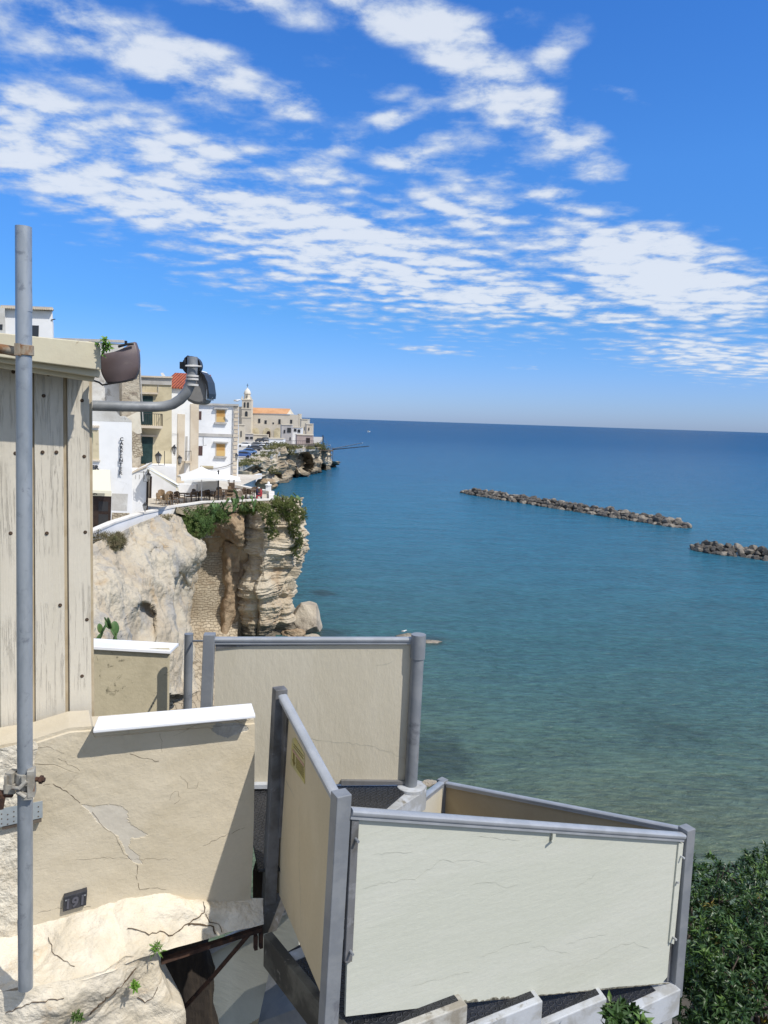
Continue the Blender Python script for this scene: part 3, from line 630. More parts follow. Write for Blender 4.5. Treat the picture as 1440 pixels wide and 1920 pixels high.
mb = MB(); mb.prism([at(x, y, 4.60) for x, y in ((374, 695), (383, 703), (389, 716), (392, 738), (391, 747), (388, 730), (384, 716), (378, 705))], (0, .19, 0)); put('lamp_glass', mb, M_black, lp)
mb = MB(); mb.prism([at(x, y, 4.61) for x, y in ((371, 694), (378, 704), (384, 716), (387, 730), (386, 748), (388, 750), (389, 730), (386, 714), (380, 701), (374, 694))], (0, .18, 0)); mb.tube([at(388, 748, 4.7), at(396, 748, 4.7), at(398, 745, 4.7)], .004, 6); put('lamp_rim', mb, M_white, lp)

# ------------------------------------------------------------------ low parapet with white coping behind the shed
QA, QB = at(178, 1250, 5.75), at(320, 1250, 5.95)
qn = Vector((QB.y-QA.y, -(QB.x-QA.x), 0)).normalized()
par = thing('low_parapet', onp(250, 1340, QA, QB), 'low mildewed parapet with white coping between the shed and the round grey post', 'parapet')
mb = MB(); mb.prism([onp(x, y, QA, QB) for x, y in ((100, 1211), (319, 1218), (315, 1480), (100, 1480))], -qn*.17)
put('parapet_body', mb, mat('mildewed_cream_render', (.56, .49, .34), (.47, .41, .28), nscale=2, bump=.4, bscale=25, spots=((.17, .15, .10), 13, .58, .70)), par, bevel=.004)
a_, b_ = onp(110, 1209, QA, QB, .03), onp(319, 1221, QA, QB, .03); mb = MB(); mb.prism([a_, b_, atz(335, 1206, b_.z), atz(110, 1193, a_.z)], (0, 0, -.022)); put('coping', mb, M_white, par, bevel=.002)

# ------------------------------------------------------------------ metal staircase with boarded guards
BA, BB = at(530, 1400, 4.29), at(632, 1600, 3.50)
CA, CB = at(668, 1540, 3.50), at(1272, 1577, 4.55)
AA, AB = at(405, 1210, 5.25), at(775, 1205, 5.4)
EA, EB = at(832, 1472, 6.65), at(1275, 1560, 5.16)
def hdir(A, B): return Vector((B.x-A.x, B.y-A.y, 0)).normalized()
def towards(A, B):
    t = hdir(A, B); n = Vector((t.y, -t.x, 0)); return -n if n.dot(Vector((A.x, A.y, 0))) > 0 else n
ct, cn = hdir(CA, CB), towards(CA, CB); bt, bn = hdir(BA, BB), towards(BA, BB); an = towards(AA, AB); at_ = hdir(AA, AB); en = towards(EA, EB)
stair = thing('metal_staircase', at(1000, 2000, 4.8), 'grey steel outside staircase with boarded cream guards and black studded treads', 'staircase')
def panel(name, pix, A, B, m, off=0.0, th=.018, label=None, cracks=(), cm=None, bw=.003):
    n = towards(A, B); mb = MB(); mb.prism([onp(x, y, A, B, off) for x, y in pix], -n*th)
    if cracks:
        mb.mi(1)
        for i, pl in enumerate(cracks): crack_line(mb, pl, A, B, off+.0015, cm or .003, 2.0, i+11)
        ms = [m, M_crackp]
    else: ms = m
    o = put(name, mb, ms, stair); 
    if label: o['label'] = label
    return o
def post(name, top_, bot_, Y, size, ux, m=M_grey, round_=False, label=None, sleeve=None):
    t = at(*top_, Y); zb = at(*bot_, Y).z; mb = MB()
    lean = at(*bot_, Y)-t; b = Vector((t.x+lean.x, t.y, zb))
    if round_:
        r = size/2; mb.tube([b, t+(b-t)*.002], r, 20); mb.tube([t-Vector((0, 0, .004)), t+Vector((0, 0, .004))], r*1.03, 20)
        if sleeve: mb.tube([t+(b-t).normalized()*sleeve, t+Vector((0, 0, .006))], r*1.14, 20)
        o = put(name, mb, m, stair, smooth=40)
    else:
        uy = Vector((-ux.y, ux.x, 0)); h = size/2
        q = [ux*a*h+uy*c*h for a, c in ((-1, -1), (1, -1), (1, 1), (-1, 1))]
        mb.hexa([b+v for v in q], [t+v for v in q])
        o = put(name, mb, m, stair, bevel=.004)
    if label: o['label'] = label
    return o
def rail(name, p0, p1, wd, ht, m=M_grey, lip=True):
    """top rail: rounded cap over a narrower channel"""
    mb = MB(); t = (p1-p0).normalized(); s = Vector((t.y, -t.x, 0)).normalized(); u = s.cross(t).normalized()
    if u.z < 0: u = -u
    pr = [(-1, -.15), (-.98, .25), (-.8, .48), (-.4, .6), (.4, .6), (.8, .48), (.98, .25), (1, -.15), (.9, -.35), (.7, -.4), (-.7, -.4), (-.9, -.35)]
    mb.prism([p0+s*(a*wd/2)+u*(b*ht) for a, b in pr], p1-p0)
    if lip: mb.prism([p0+s*(a*wd*.36)+u*(b*ht) for a, b in ((-1, -.38), (1, -.38), (1, -1.05), (-1, -1.05))], p1-p0)
    return put(name, mb, M_railsheen if m is M_grey else m, stair, smooth=35)
# guard A, along the upper landing
panel('guard_board', [(404, 1212), (775, 1208), (766, 1466), (738, 1468), (700, 1466), (640, 1470), (560, 1474), (398, 1482)], AA, AB, M_panA, label='beige flaking guard board along the upper landing', cracks=([(700, 1248), (722, 1246), (740, 1238)], [(575, 1385), (640, 1392), (690, 1398), (735, 1412), (758, 1422)], [(556, 1310), (556, 1330), (553, 1345)]), cm=.0025)
mb = MB(); mb.prism([onp(x, y, AA, AB, .012) for x, y in ((404, 1209), (640, 1207), (640, 1209), (470, 1211), (404, 1217))], -an*.01); put('painted_rail_shadow', mb, M_greyd, stair)  # dark strip imitating the rail's shadow on the board
rail('top_rail', onp(400, 1199, AA, AB), onp(780, 1199, AA, AB), .062, .028)
post('post', (393, 1188), (380, 1500), 5.22, .078, at_, label='square corner post left of the beige guard board')
post('post', (354, 1189), (349, 1480), 5.75, .066, at_, round_=True, label='thin round post standing free beside the low parapet')
mb = MB(); mb.tube([at(362, 1202, 5.72), at(386, 1202, 5.25)], .008, 8); put('link_bar', mb, M_grey, stair)
post('post', (785, 1191), (770, 1474), 5.38, .094, at_, round_=True, label='round corner post at the outer end of the upper landing', sleeve=.17)
zA = at(770, 1476, 5.38).z
mb = MB(); c = at(771, 1473, 5.38); mb.lathe([(.10, -.012), (.105, -.008), (.105, .012), (.095, .018)], (c.x, c.y, zA), 26); put('post_collar', mb, M_kerb, stair, smooth=40)
# upper landing
def slab(name, pix, z, th, m, side=None):
    mb = MB(); P = [atz(x, y, z) for x, y in pix]; mb.prism(P, (0, 0, -th)); return put(name, mb, m, stair, bevel=.004)
slab('landing_tread', [(360, 1473), (745, 1473), (762, 1482), (722, 1516), (600, 1570), (540, 1628), (484, 1630), (470, 1560), (360, 1560)], zA+.004, .02, M_rubber)['label'] = 'black studded floor of the upper landing'
slab('landing_frame', [(520, 1466), (790, 1464), (800, 1474), (799, 1482), (736, 1522), (606, 1576), (520, 1576)], zA-.010, .15, M_kerb)
mb = MB(); a, b = onp(640, 1473, AA, AB, .03), onp(762, 1471, AA, AB, .03); mb.prism([a, b, b+Vector((0, 0, .022)), a+Vector((0, 0, .035))], -an*.03); put('board_footing', mb, M_greyd, stair)
mb = MB(); a, b = onp(400, 1480, AA, AB, .05), onp(520, 1479, AA, AB, .05); mb.prism([a, b, b+Vector((0, 0, .03)), a+Vector((0, 0, .03))], -an*.05); put('kick_plate', mb, M_kerb, stair)
# winder steps coming down toward the eye along guard B
for k, (y0, y1, dz) in enumerate(()):
    z = zA-dz; mb = MB()
    Pq = [atz(470-6*k, y0-8, z), atz(560+40*k, y0-20, z), atz(590+36*k, y1-5, z), atz(470-10*k, y1+4, z)]
    mb.prism(Pq, (0, 0, -.14)); put('step_frame', mb, M_grime, stair, bevel=.003)
    cc = sum(Pq, Vector())/4; mb = MB(); mb.prism([cc+(p-cc)*.90+Vector((0, 0, .006)) for p in Pq], (0, 0, -.012)); put('step_tread', mb, M_rubber, stair)
mb = MB(); mb.prism([at(474, 1632, 4.55), at(536, 1634, 4.55), at(536, 1705, 4.55), at(474, 1705, 4.55)], (0, .3, 0)); put('dark_backing', mb, M_stainshade, stair)  # added backing, its near-black colour standing in for shade below the landing
# guard B
panel('guard_board', [(528, 1318), (534, 1322), (621, 1500), (606, 1874), (516, 1660)], BA, BB, M_panB, label='narrow tan guard board in shade carrying a yellow sticker', cracks=([(531, 1455), (545, 1480), (556, 1500)], [(560, 1508), (562, 1560), (561, 1620), (563, 1680), (565, 1745)]), cm=.003)
rail('top_rail', at(530, 1306, 4.255), at(634, 1500, 3.53), .054, .026)
post('post', (525, 1290), (504, 1690), 4.305, .072, bt, M_greyd, label='square post at the far end of the tan guard board')
mb = MB(); mb.prism([onp(x, y, BA, BB, .014) for x, y in ((529, 1318), (538, 1330), (523, 1572), (513, 1566))], -bn*.03); put('board_clamp', mb, M_greyd, stair, bevel=.002)
stk = [(548, 1384), (553, 1383), (571, 1415), (571, 1470), (544, 1432)]
stick = panel('warning_sticker', stk, BA, BB, M_sticker, off=.003, th=.002, label='yellow warning sticker with a downward arrow and faded lines of print')
def sp(u, v, off=.0045):   # sticker space, u across 0..1, v down 0..1
    x = 547+24*u; y = 1385+31*u+(46+8*u)*v; return onp(x, y, BA, BB, off)
mb = MB()
for i in range(7):
    v = .50+.062*i; mb.prism([sp(.32, v), sp(.93, v-.03), sp(.93, v-.005), sp(.32, v+.022)], -bn*.001)
mb.prism([sp(.10, .50), sp(.20, .49), sp(.20, .82), sp(.10, .82)], -bn*.001); mb.prism([sp(.03, .80), sp(.27, .78), sp(.16, .99)], -bn*.001)
for i in range(2):
    v = .10+.1*i; mb.prism([sp(.15, v), sp(.9, v-.02), sp(.9, v+.01), sp(.15, v+.03)], -bn*.001)
o = put('sticker_print', mb, M_stickline, stair); o['kind'] = 'stuff'
mb = MB(); mb.prism([sp(.05, .36), sp(.95, .34), sp(.95, .44), sp(.05, .46)], -bn*.0008); o = put('sticker_heading', mb, M_stickred, stair)
# near corner post between guard B and guard C
post('post', (640, 1486), (606, 2080), 3.485, .077, hdir(CA, CB), label='near square corner post between the tan and the pale green boards')
# guard C
Ccr = ([(674, 1668), (690, 1664), (715, 1656), (750, 1652), (778, 1648), (800, 1632), (830, 1612), (850, 1616), (880, 1612), (915, 1618)], [(880, 1662), (905, 1654), (930, 1655), (950, 1664), (975, 1660)],
       [(900, 1794), (930, 1786), (945, 1776), (975, 1768), (998, 1764)], [(995, 1775), (1020, 1774), (1030, 1782), (1068, 1788)], [(1068, 1820), (1120, 1795), (1165, 1770), (1190, 1768), (1220, 1780)], [(770, 1850), (830, 1834), (885, 1820)],
       [(700, 1602), (740, 1599), (780, 1596)], [(895, 1568), (930, 1572), (975, 1576)], [(1060, 1770), (1100, 1760), (1140, 1752)], [(1075, 1665), (1110, 1645), (1125, 1630)])
panel('guard_board', [(672, 1536), (1274, 1577), (1251, 1832), (1240, 1845), (1160, 1850), (1060, 1862), (860, 1882), (648, 1906), (651, 1805), (660, 1804)], CA, CB, M_panC, label='long pale greenish board of the near guard with lifted paint', cracks=Ccr, cm=.0016)
mb = MB(); P = []
rnd = random.Random(5)
for i in range(60):
    x = 850+400*(i/60)+rnd.uniform(-6, 6); yb = 1882-(x-850)*.095; hh = rnd.uniform(1.0, 4.5)*(1.3 if x < 960 else .5); wv = rnd.uniform(4, 11)
    mb.prism([onp(a, b, CA, CB, .0016) for a, b in ((x-wv, yb+1), (x+wv, yb), (x+wv*.5, yb-hh), (x-wv*.3, yb-hh*.7))], -cn*.001)
o = put('mould_stain', mb, mat('mould', (.20, .185, .14), (.34, .32, .26), nscale=40), stair); o['kind'] = 'stuff'
rail('top_rail', onp(657, 1521, CA, CB), onp(1280, 1567, CA, CB), .058, .029)
post('post', (1288, 1551), (1263, 1866), 4.60, .075, hdir(CA, CB), label='square corner post at the outer right end of the pale board')
mb = MB(); mb.prism([onp(x, y, CA, CB, .014) for x, y in ((660, 1534), (674, 1536), (661, 1800), (656, 1806), (647, 1806))], -cn*.03); put('board_clamp', mb, M_greyd, stair, bevel=.003)
mb = MB(); mb.prism([onp(x, y, CA, CB, .010) for x, y in ((1273, 1580), (1282, 1581), (1264, 1771), (1255, 1768))], -cn*.02); put('cover_strip', mb, M_panC, stair, bevel=.002)
mb = MB(); mb.prism([onp(x, y, CA, CB, -.012) for x, y in ((1280, 1572), (1286, 1574), (1256, 1840), (1250, 1840))], -cn*.02); put('edge_channel', mb, M_greyd, stair)
for (x, y, o_) in ((666, 1572, .03), (656, 1782, .03), (1275, 1604, .024), (1260, 1756, .024), (1264, 1650, .01)):
    mb = MB(); p = onp(x, y, CA, CB, o_-.02); mb.tube([p, p+cn*.035], .006 if x > 1270 else .0075, 8); put('bolt', mb, M_kerb if x > 1200 else M_grey, stair, smooth=40)
mb = MB(); p = onp(1038, 1566, CA, CB, .012); mb.box(p, (.022, .012, .05), ux=ct); mb.tube([onp(1036, 1576, CA, CB, .0), onp(1036, 1577, CA, CB, .035)], .006, 8); put('small_bracket', mb, M_panC, stair)
# the flight beside guard C: sawtooth side with trays
off = .088
cor = [(640, 1893), (757, 1888), (877, 1884), (1018, 1877), (1138, 1872)]
pts = [onp(x, y, CA, CB, off) for x, y in cor]
inw = -cn
for k in range(2, len(pts)):
    p = pts[k]; q = Vector((pts[k-1].x, pts[k-1].y, p.z))-ct*.19
    dirw = (inw*1.0+ct*.12*(k-2)).normalized(); Wd = .92
    mb = MB(); top4 = [q, p, p+dirw*Wd, q+dirw*Wd]; mb.prism(top4, (0, 0, -.17)); put('step_frame', mb, M_kerbd if k == 2 else M_kerb, stair, bevel=.006)
    i4 = [q+dirw*.045, p+dirw*.045-ct*.03, p+dirw*(Wd-.05)-ct*.03, q+dirw*(Wd-.05)]; mb = MB(); mb.prism([v+Vector((0, 0, .004)) for v in i4], (0, 0, -.01)); put('step_tread', mb, M_rubber, stair)
# lower landing at the right
pe = onp(1277, 1855, CA, CB, off-.02); q = Vector((pts[-1].x, pts[-1].y, pe.z))-ct*.1
zl = pe.z
mb = MB(); top4 = [q-ct*.3+cn*.0, pe, pe-cn*1.3, q-cn*1.3-ct*.3]; mb.prism(top4, (0, 0, -.18)); put('landing_frame', mb, M_kerb, stair, bevel=.006)
mb = MB(); mb.prism([v+Vector((0, 0, .004)) for v in (q-ct*.25-cn*.06, pe-cn*.06-ct*.16, pe-cn*.5-ct*.10, pe-cn*1.2, q-cn*1.2-ct*.25)], (0, 0, -.01)); put('landing_tread', mb, M_rubber, stair)['label'] = 'black studded floor of the lower landing'
a = atz(1262, 1898, zl-.24); mb = MB(); mb.prism([a, a-ct*.35, a-ct*.35-cn*.3, a-cn*.3], (0, 0, -.3)); put('under_frame', mb, M_kerb, stair, bevel=.006)
# guard E on the far side of the flight
panel('guard_board', [(832, 1474), (1276, 1561), (1262, 1760), (826, 1660)], EA, EB, M_panE, label='tan board of the far guard, coloured darker for its shaded inner side')
rail('top_rail', onp(838, 1469, EA, EB), onp(1280, 1555, EA, EB), .054, .026)
post('post', (830, 1461), (822, 1640), 6.65, .075, hdir(EA, EB), label='small square post at the far corner of the lower guard')
E0, E1 = at(797, 1492, 6.04), at(828, 1468, 6.63)
rail('top_rail', E0-(E1-E0)*.6, E1, .06, .03)
mb = MB(); mb.prism([E0-(E1-E0)*.6+Vector((0, 0, -.04)), E1+Vector((0, 0, -.04)), E1+Vector((0, 0, -1.0)), E0-(E1-E0)*.6+Vector((0, 0, -1.0))], (.018, 0, 0)); put('guard_board', mb, M_panA, stair)['label'] = 'short cream board beside the small far post'
# beam below guard B and the winder landing beside it
mb = MB(); a, b = atz(494, 1752, onp(515, 1690, BA, BB).z-.03), None
zb = a.z; b = atz(640, 1935, zb); bb = (b-a).normalized(); sb = Vector((-bb.y, bb.x, 0)); sb = sb if sb.x > 0 else -sb
bx_ = b.copy(); b += bb*.5; mb.prism([a, b, b+sb*.055, a+sb*.055], (0, 0, -.20)); put('edge_beam', mb, M_grime, stair, bevel=.006)
mb = MB(); cq = onp(800, 1850, CA, CB, -.06); cr_ = onp(640, 1850, CA, CB, -.03); k = [a+sb*.05+bb*.15, a+(bx_-a)*.86+sb*.05, Vector((cr_.x, cr_.y, a.z)), Vector((cq.x, cq.y, a.z)), a+sb*.95]; mb.prism([v+Vector((0, 0, -.05)) for v in k], (0, 0, -.03)); put('landing_tread', mb, M_rubber, stair)['label'] = 'black studded floor of the winder landing'
mb = MB(); q4 = [a+bb*.16+sb*.055, a+bb*.16+sb*.75, a+bb*.22+sb*.75, a+bb*.24+sb*.055]; mb.prism([v+Vector((0, 0, -.044)) for v in q4], (0, 0, -.02)); put('nosing', mb, M_kerb, stair)
mb = MB(); t = at(506, 1686, 4.9); mb.prism([at(487, 1690, 4.27), at(530, 1672, 4.31), at(536, 1700, 4.31), at(518, 1745, 4.29), at(490, 1752, 4.27)], (0, .012, 0)); put('corner_plate', mb, M_greyd, stair)
# lower flight guard seen under the wall
LA, LB = at(385, 1790, 5.3), at(545, 1760, 5.0)
panel('guard_board', [(384, 1785), (430, 1758), (560, 1700), (560, 1862), (480, 1912), (400, 1960)], LA, LB, M_panC, label='pale board of the lower flight seen under the rock ledge')
rail('top_rail', onp(372, 1789, LA, LB, .02), onp(560, 1688, LA, LB, .02), .06, .035)
mb = MB(); a = onp(484, 1918, LA, LB, .5); b = onp(580, 1882, LA, LB, .5); mb.prism([a, b, b+Vector((0, .5, 0)), a+Vector((0, .5, 0))], (0, 0, -.25)); put('step_frame', mb, M_grey, stair)
# stone bracket under the whole stair: supporting steel column
mb = MB(); c = at(900, 1960, 5.3); mb.tube([Vector((c.x, c.y, 9)), Vector((c.x, c.y, c.z-.3))], .11, 16); put('support_column', mb, M_greyd, stair, smooth=40)
mb = MB(); mb.prism([Vector((x, y, 13.95)) for x, y in ((-.55, 4.35), (1.6, 5.15), (2.1, 6.3), (-.4, 6.3))], (0, 0, -.12)); put('lower_deck', mb, M_stainshade, stair)

# ------------------------------------------------------------------ leafy things
def leaf_mesh(centres, normals, n_leaf, L, W, rnd, droop=.25, spread=.9, jitter=.4):
    """rosettes of folded leaves round every centre"""
    vs = []; fs = []
    for c, nrm in zip(centres, normals):
        nrm = nrm.normalized(); a = nrm.orthogonal().normalized(); b = nrm.cross(a)
        ph0 = rnd.uniform(0, 6.3)
        for k in range(n_leaf):
            ph = ph0+k*2.399; el = rnd.uniform(.15, spread); l = L*rnd.uniform(.65, 1.15); wd = W*rnd.uniform(.8, 1.2)
            rad = a*math.cos(ph)+b*math.sin(ph); d = (rad*math.sin(el*1.5)+nrm*math.cos(el*1.5)).normalized(); s = d.cross(nrm+rad*.3).normalized()
            up = s.cross(d).normalized()
            if up.dot(nrm) < 0: up = -up
            p0 = c+Vector((rnd.uniform(-1, 1), rnd.uniform(-1, 1), rnd.uniform(-1, 1)))*L*jitter*.3
            m_ = p0+d*l*.55+up*l*.04; tip = p0+d*l-up*l*droop
            k0 = len(vs); vs += [p0, m_+s*wd*.5+up*wd*.18, tip, m_-s*wd*.5+up*wd*.18, m_-up*wd*.02]
            fs += [(k0, k0+1, k0+4), (k0+1, k0+2, k0+4), (k0, k0+4, k0+3), (k0+4, k0+2, k0+3)]
    mb = MB(); mb.v = [tuple(v) for v in vs]; mb.f = fs; mb.m = [0]*len(fs); return mb
def limb(mb, a, b, r0, r1, rnd, bend=.12, n=5):
    P = [a.lerp(b, i/n)+(Vector((rnd.uniform(-1, 1), rnd.uniform(-1, 1), rnd.uniform(-1, 1)))*(b-a).length*bend*(0 if i in (0, n) else .5)) for i in range(n+1)]
    mb.tube(P, [r0+(r1-r0)*i/n for i in range(n+1)], 7)
def bushy_tree(name, base, clumps, label, cat, seed, dens=230, L=.085, W=.024, yel=.03, trunk_r=.09, mleaf=None):
    rnd = random.Random(seed); t = thing(name, base, label, cat)
    cs = []; ns = []; ys = []; yn = []; gs = []; gn = []
    for (c, r) in clumps:
        for i in range(int(dens*1.6*r*r)):
            d = Vector((rnd.gauss(0, 1), rnd.gauss(0, 1), rnd.gauss(0, 1)+.25)).normalized()
            rr = r*rnd.uniform(.62, 1.0)*(1+.22*mn.noise(d*2.2+c)); p = c+Vector((d.x*rr, d.y*rr, d.z*rr*.85))
            if mn.noise(p*2.6) < -.28: continue
            nn_ = (d+Vector((rnd.uniform(-.5, .5), rnd.uniform(-.5, .5), rnd.uniform(0, .8)))).normalized()
            if rnd.random() < yel: ys.append(p); yn.append(nn_)
            elif rnd.random() < .13: gs.append(p); gn.append(nn_)
            else: cs.append(p); ns.append(nn_)
    put('crown', leaf_mesh(cs, ns, 9, L, W, rnd), mleaf or M_leafdk, t)
    if gs: put('young_leaves', leaf_mesh(gs, gn, 8, L*1.2, W*1.1, rnd), mat('young_leaf', (.07, .14, .025), (.11, .18, .04), rough=.45, nscale=6) if 'young_leaf' not in MATS else MATS['young_leaf'], t)['kind'] = 'stuff'
    if ys: put('yellow_leaves', leaf_mesh(ys, yn, 7, L, W, rnd), M_leafyel, t)['kind'] = 'stuff'
    mb = MB(); top_ = base.lerp(sum((c for c, r in clumps), Vector())/len(clumps), .55)
    limb(mb, base, top_, trunk_r, trunk_r*.7, rnd, .05)
    put('trunk', mb, M_bark, t, smooth=60)
    for (c, r) in clumps:
        mb = MB(); limb(mb, top_, c, trunk_r*.5, .018, rnd, .15)
        for _ in range(7):
            d = Vector((rnd.gauss(0, 1), rnd.gauss(0, 1), rnd.gauss(.3, 1))).normalized(); limb(mb, c.lerp(top_, rnd.uniform(0, .3)), c+d*r*.85, .014, .005, rnd, .1, 3)
        put('limb', mb, M_bark, t, smooth=60)
    return t
G0 = 9.0
bushy_tree('pittosporum_tree', Vector((3.3, 6.9, G0)), [(at(1330, 1800, 6.4), .62), (at(1400, 1850, 6.0), .55), (at(1300, 1905, 6.0), .45), (at(1480, 1790, 6.3), .6), (at(1380, 1960, 5.7), .6), (at(1500, 1930, 5.7), .6), (at(1345, 1870, 5.9), .45), (at(1420, 1905, 5.8), .5)], 'glossy green evergreen tree with some yellow leaves right beside the outer corner post', 'tree', 21, dens=360, yel=.03)
bushy_tree('pittosporum_tree', Vector((4.0, 8.6, G0)), [(at(1335, 1712, 7.6), .58), (at(1290, 1750, 7.4), .45), (at(1395, 1740, 8.0), .5), (at(1360, 1780, 7.6), .5), (at(1310, 1665, 7.9), .35), (at(1350, 1668, 8.0), .3)], 'dark evergreen tree in the middle of the thicket behind the yellow-leaved tree', 'tree', 22, dens=330, yel=.02)
bushy_tree('pittosporum_tree', Vector((5.2, 9.4, G0)), [(at(1440, 1690, 8.4), .62), (at(1405, 1660, 8.6), .36), (at(1500, 1650, 8.6), .6), (at(1450, 1760, 8.2), .5)], 'tallest dark evergreen tree at the right edge, its top standing against the water', 'tree', 23, dens=330, yel=.02)
bushy_tree('evergreen_shrub', Vector((1.2, 3.8, G0+4.0)), [(at(1160, 1912, 3.75), .075), (at(1185, 1935, 3.7), .09)], 'small glossy sprig of evergreen shrub in front of the stair steps', 'shrub', 24, dens=3200, yel=0, trunk_r=.02, L=.066, W=.025)
# small weeds
def weed(name, p, r, n, L, W, label, seed, m=M_green):
    rnd = random.Random(seed); cs = [p+Vector((rnd.gauss(0, r*.4), rnd.gauss(0, r*.25), rnd.gauss(0, r*.5))) for _ in range(n)]
    o = put(name, leaf_mesh(cs, [Vector((rnd.uniform(-.6, .6), -.5, rnd.uniform(.2, 1))) for _ in cs], 6, L, W, rnd), m); tag(o, label, 'weed'); return o
weed('leafy_weed', at(196, 650, 3.93), .03, 14, .030, .013, 'bright green sprout growing out of the roof edge beside the gutter', 31, M_leafdk if False else mat('fresh_leaf', (.09, .20, .02), (.14, .26, .04), rough=.5, nscale=20))
weed('leafy_weed', onp(289, 1780, WA, WB, .20), .035, 12, .05, .006, 'feathery green weed hanging from the crack of the rock ledge', 32, MATS['fresh_leaf'])
weed('leafy_weed', onp(255, 1848, WA, WB, .26), .02, 7, .025, .012, 'tiny round-leaved weed on the rock below the feathery weed', 33, MATS['fresh_leaf'])
weed('leafy_weed', onp(148, 1908, WA, WB, .42), .03, 9, .03, .010, 'low olive weed at the bottom edge of the chalky rock', 34)
# ground falling from the wall foot to the beach
mb = MB(); GP = np.array([[(x, y, z+.5*mn.noise(Vector((x*.25, y*.25, 0)))) for x in np.linspace(-26, 60, 70)] for y, z in ((-20, 10), (3, 9.5), (7, 9.0), (11, 7.0), (16, 4), (20, 1.6), (24, -.4), (30, -2))], float)
mb.grid(GP); put('hillside', mb, mat('dark_soil', (.10, .08, .055), (.06, .055, .03), nscale=.8, bump=.6, bscale=5, bdist=.05))['kind'] = 'structure'

# ================================================================== terrace, houses and cliff in the middle distance
M_whitewall = mat('whitewash', (.80, .80, .80), (.74, .74, .74), nscale=.5, bump=.3, bscale=4, bdist=.03, spots=((.62, .61, .58), .6, .62, .76), speckle=.02)
M_greywash = mat('stained_whitewash', (.62, .61, .58), (.50, .48, .44), nscale=.6, bump=.5, bscale=4, bdist=.05, spots=((.33, .31, .28), .9, .58, .70))
M_rubble = mat('crumbling_plaster', (.52, .46, .36), (.38, .32, .24), nscale=.9, bump=1, bscale=3.5, bdist=.14, bdetail=8, spots=((.26, .21, .16), 1.6, .56, .68), stretch=(1, 1, 1.6))
M_creamwall = mat('cream_stained_wall', (.62, .54, .37), (.48, .41, .27), nscale=.45, bump=.4, bscale=4, bdist=.04, spots=((.33, .27, .19), .8, .58, .72), streak=((.40, .33, .22), 1.2, .60, .76, .12))
M_stonecream = mat('pale_stone', (.66, .58, .47), (.58, .49, .38), nscale=.6, bump=.3, bscale=4, bdist=.04)
M_trimgrey = mat('grey_stone_trim', (.48, .46, .43), (.40, .38, .35), nscale=1.2, bump=.3, bscale=6, bdist=.02)
M_wood_o = mat('orange_plywood', (.52, .30, .10), (.44, .24, .075), nscale=1.5, stretch=(1, 1, 4))
M_woodlt = mat('light_plywood', (.62, .42, .17), rough=.7)
M_teal = mat('dark_teal_shutter', (.012, .035, .035), (.02, .05, .05), nscale=3, rough=.5)
M_greensh = mat('green_shutter', (.015, .16, .05), rough=.5)
M_darkdoor = mat('dark_brown_door', (.022, .012, .009), (.035, .02, .014), nscale=3, rough=.5)
M_glassdk = mat('dark_window_glass', (.02, .022, .025), rough=.15, spec=.6)
M_iron = mat('black_iron', (.03, .03, .032), rough=.5)
M_lantern = mat('lantern_glass', (.35, .34, .32), rough=.25, spec=.6)
M_awning = mat('cream_awning', (.74, .70, .55), rough=.9)
M_parasol = mat('white_parasol_cloth', (.86, .86, .84), rough=.95, speckle=.01)
M_rattan = mat('brown_rattan', (.10, .065, .042), (.17, .12, .08), nscale=14, rough=.7)
M_rattanlt = mat('pale_rattan', (.30, .21, .12), (.22, .15, .09), nscale=14, rough=.7)
M_paving = mat('pale_paving', (.58, .53, .45), (.50, .45, .38), nscale=.5, bump=.2, bscale=2, bdist=.03)
def tiles(g, p, co, c):
    s = g.n('ShaderNodeSeparateXYZ', {0: co}).outputs
    wv = g.m('SINE', g.m('MULTIPLY', s[0], 26.0)); w2 = g.m('SINE', g.m('MULTIPLY', s[1], 14.0))
    g.t.links.new(g.n('ShaderNodeBump', {'Height': g.m('ADD', wv, g.m('MULTIPLY', w2, .4)), 'Strength': 1.0, 'Distance': .06}).outputs[0], p.inputs['Normal'])
    g.set(p.inputs['Base Color'], g.mix(g.mr(wv, -1, -.2, .55, 0), c, (.12, .035, .02)))
M_tiles = mat('red_roof_tiles', (.52, .135, .065), (.38, .10, .055), nscale=1.8, extra=tiles)
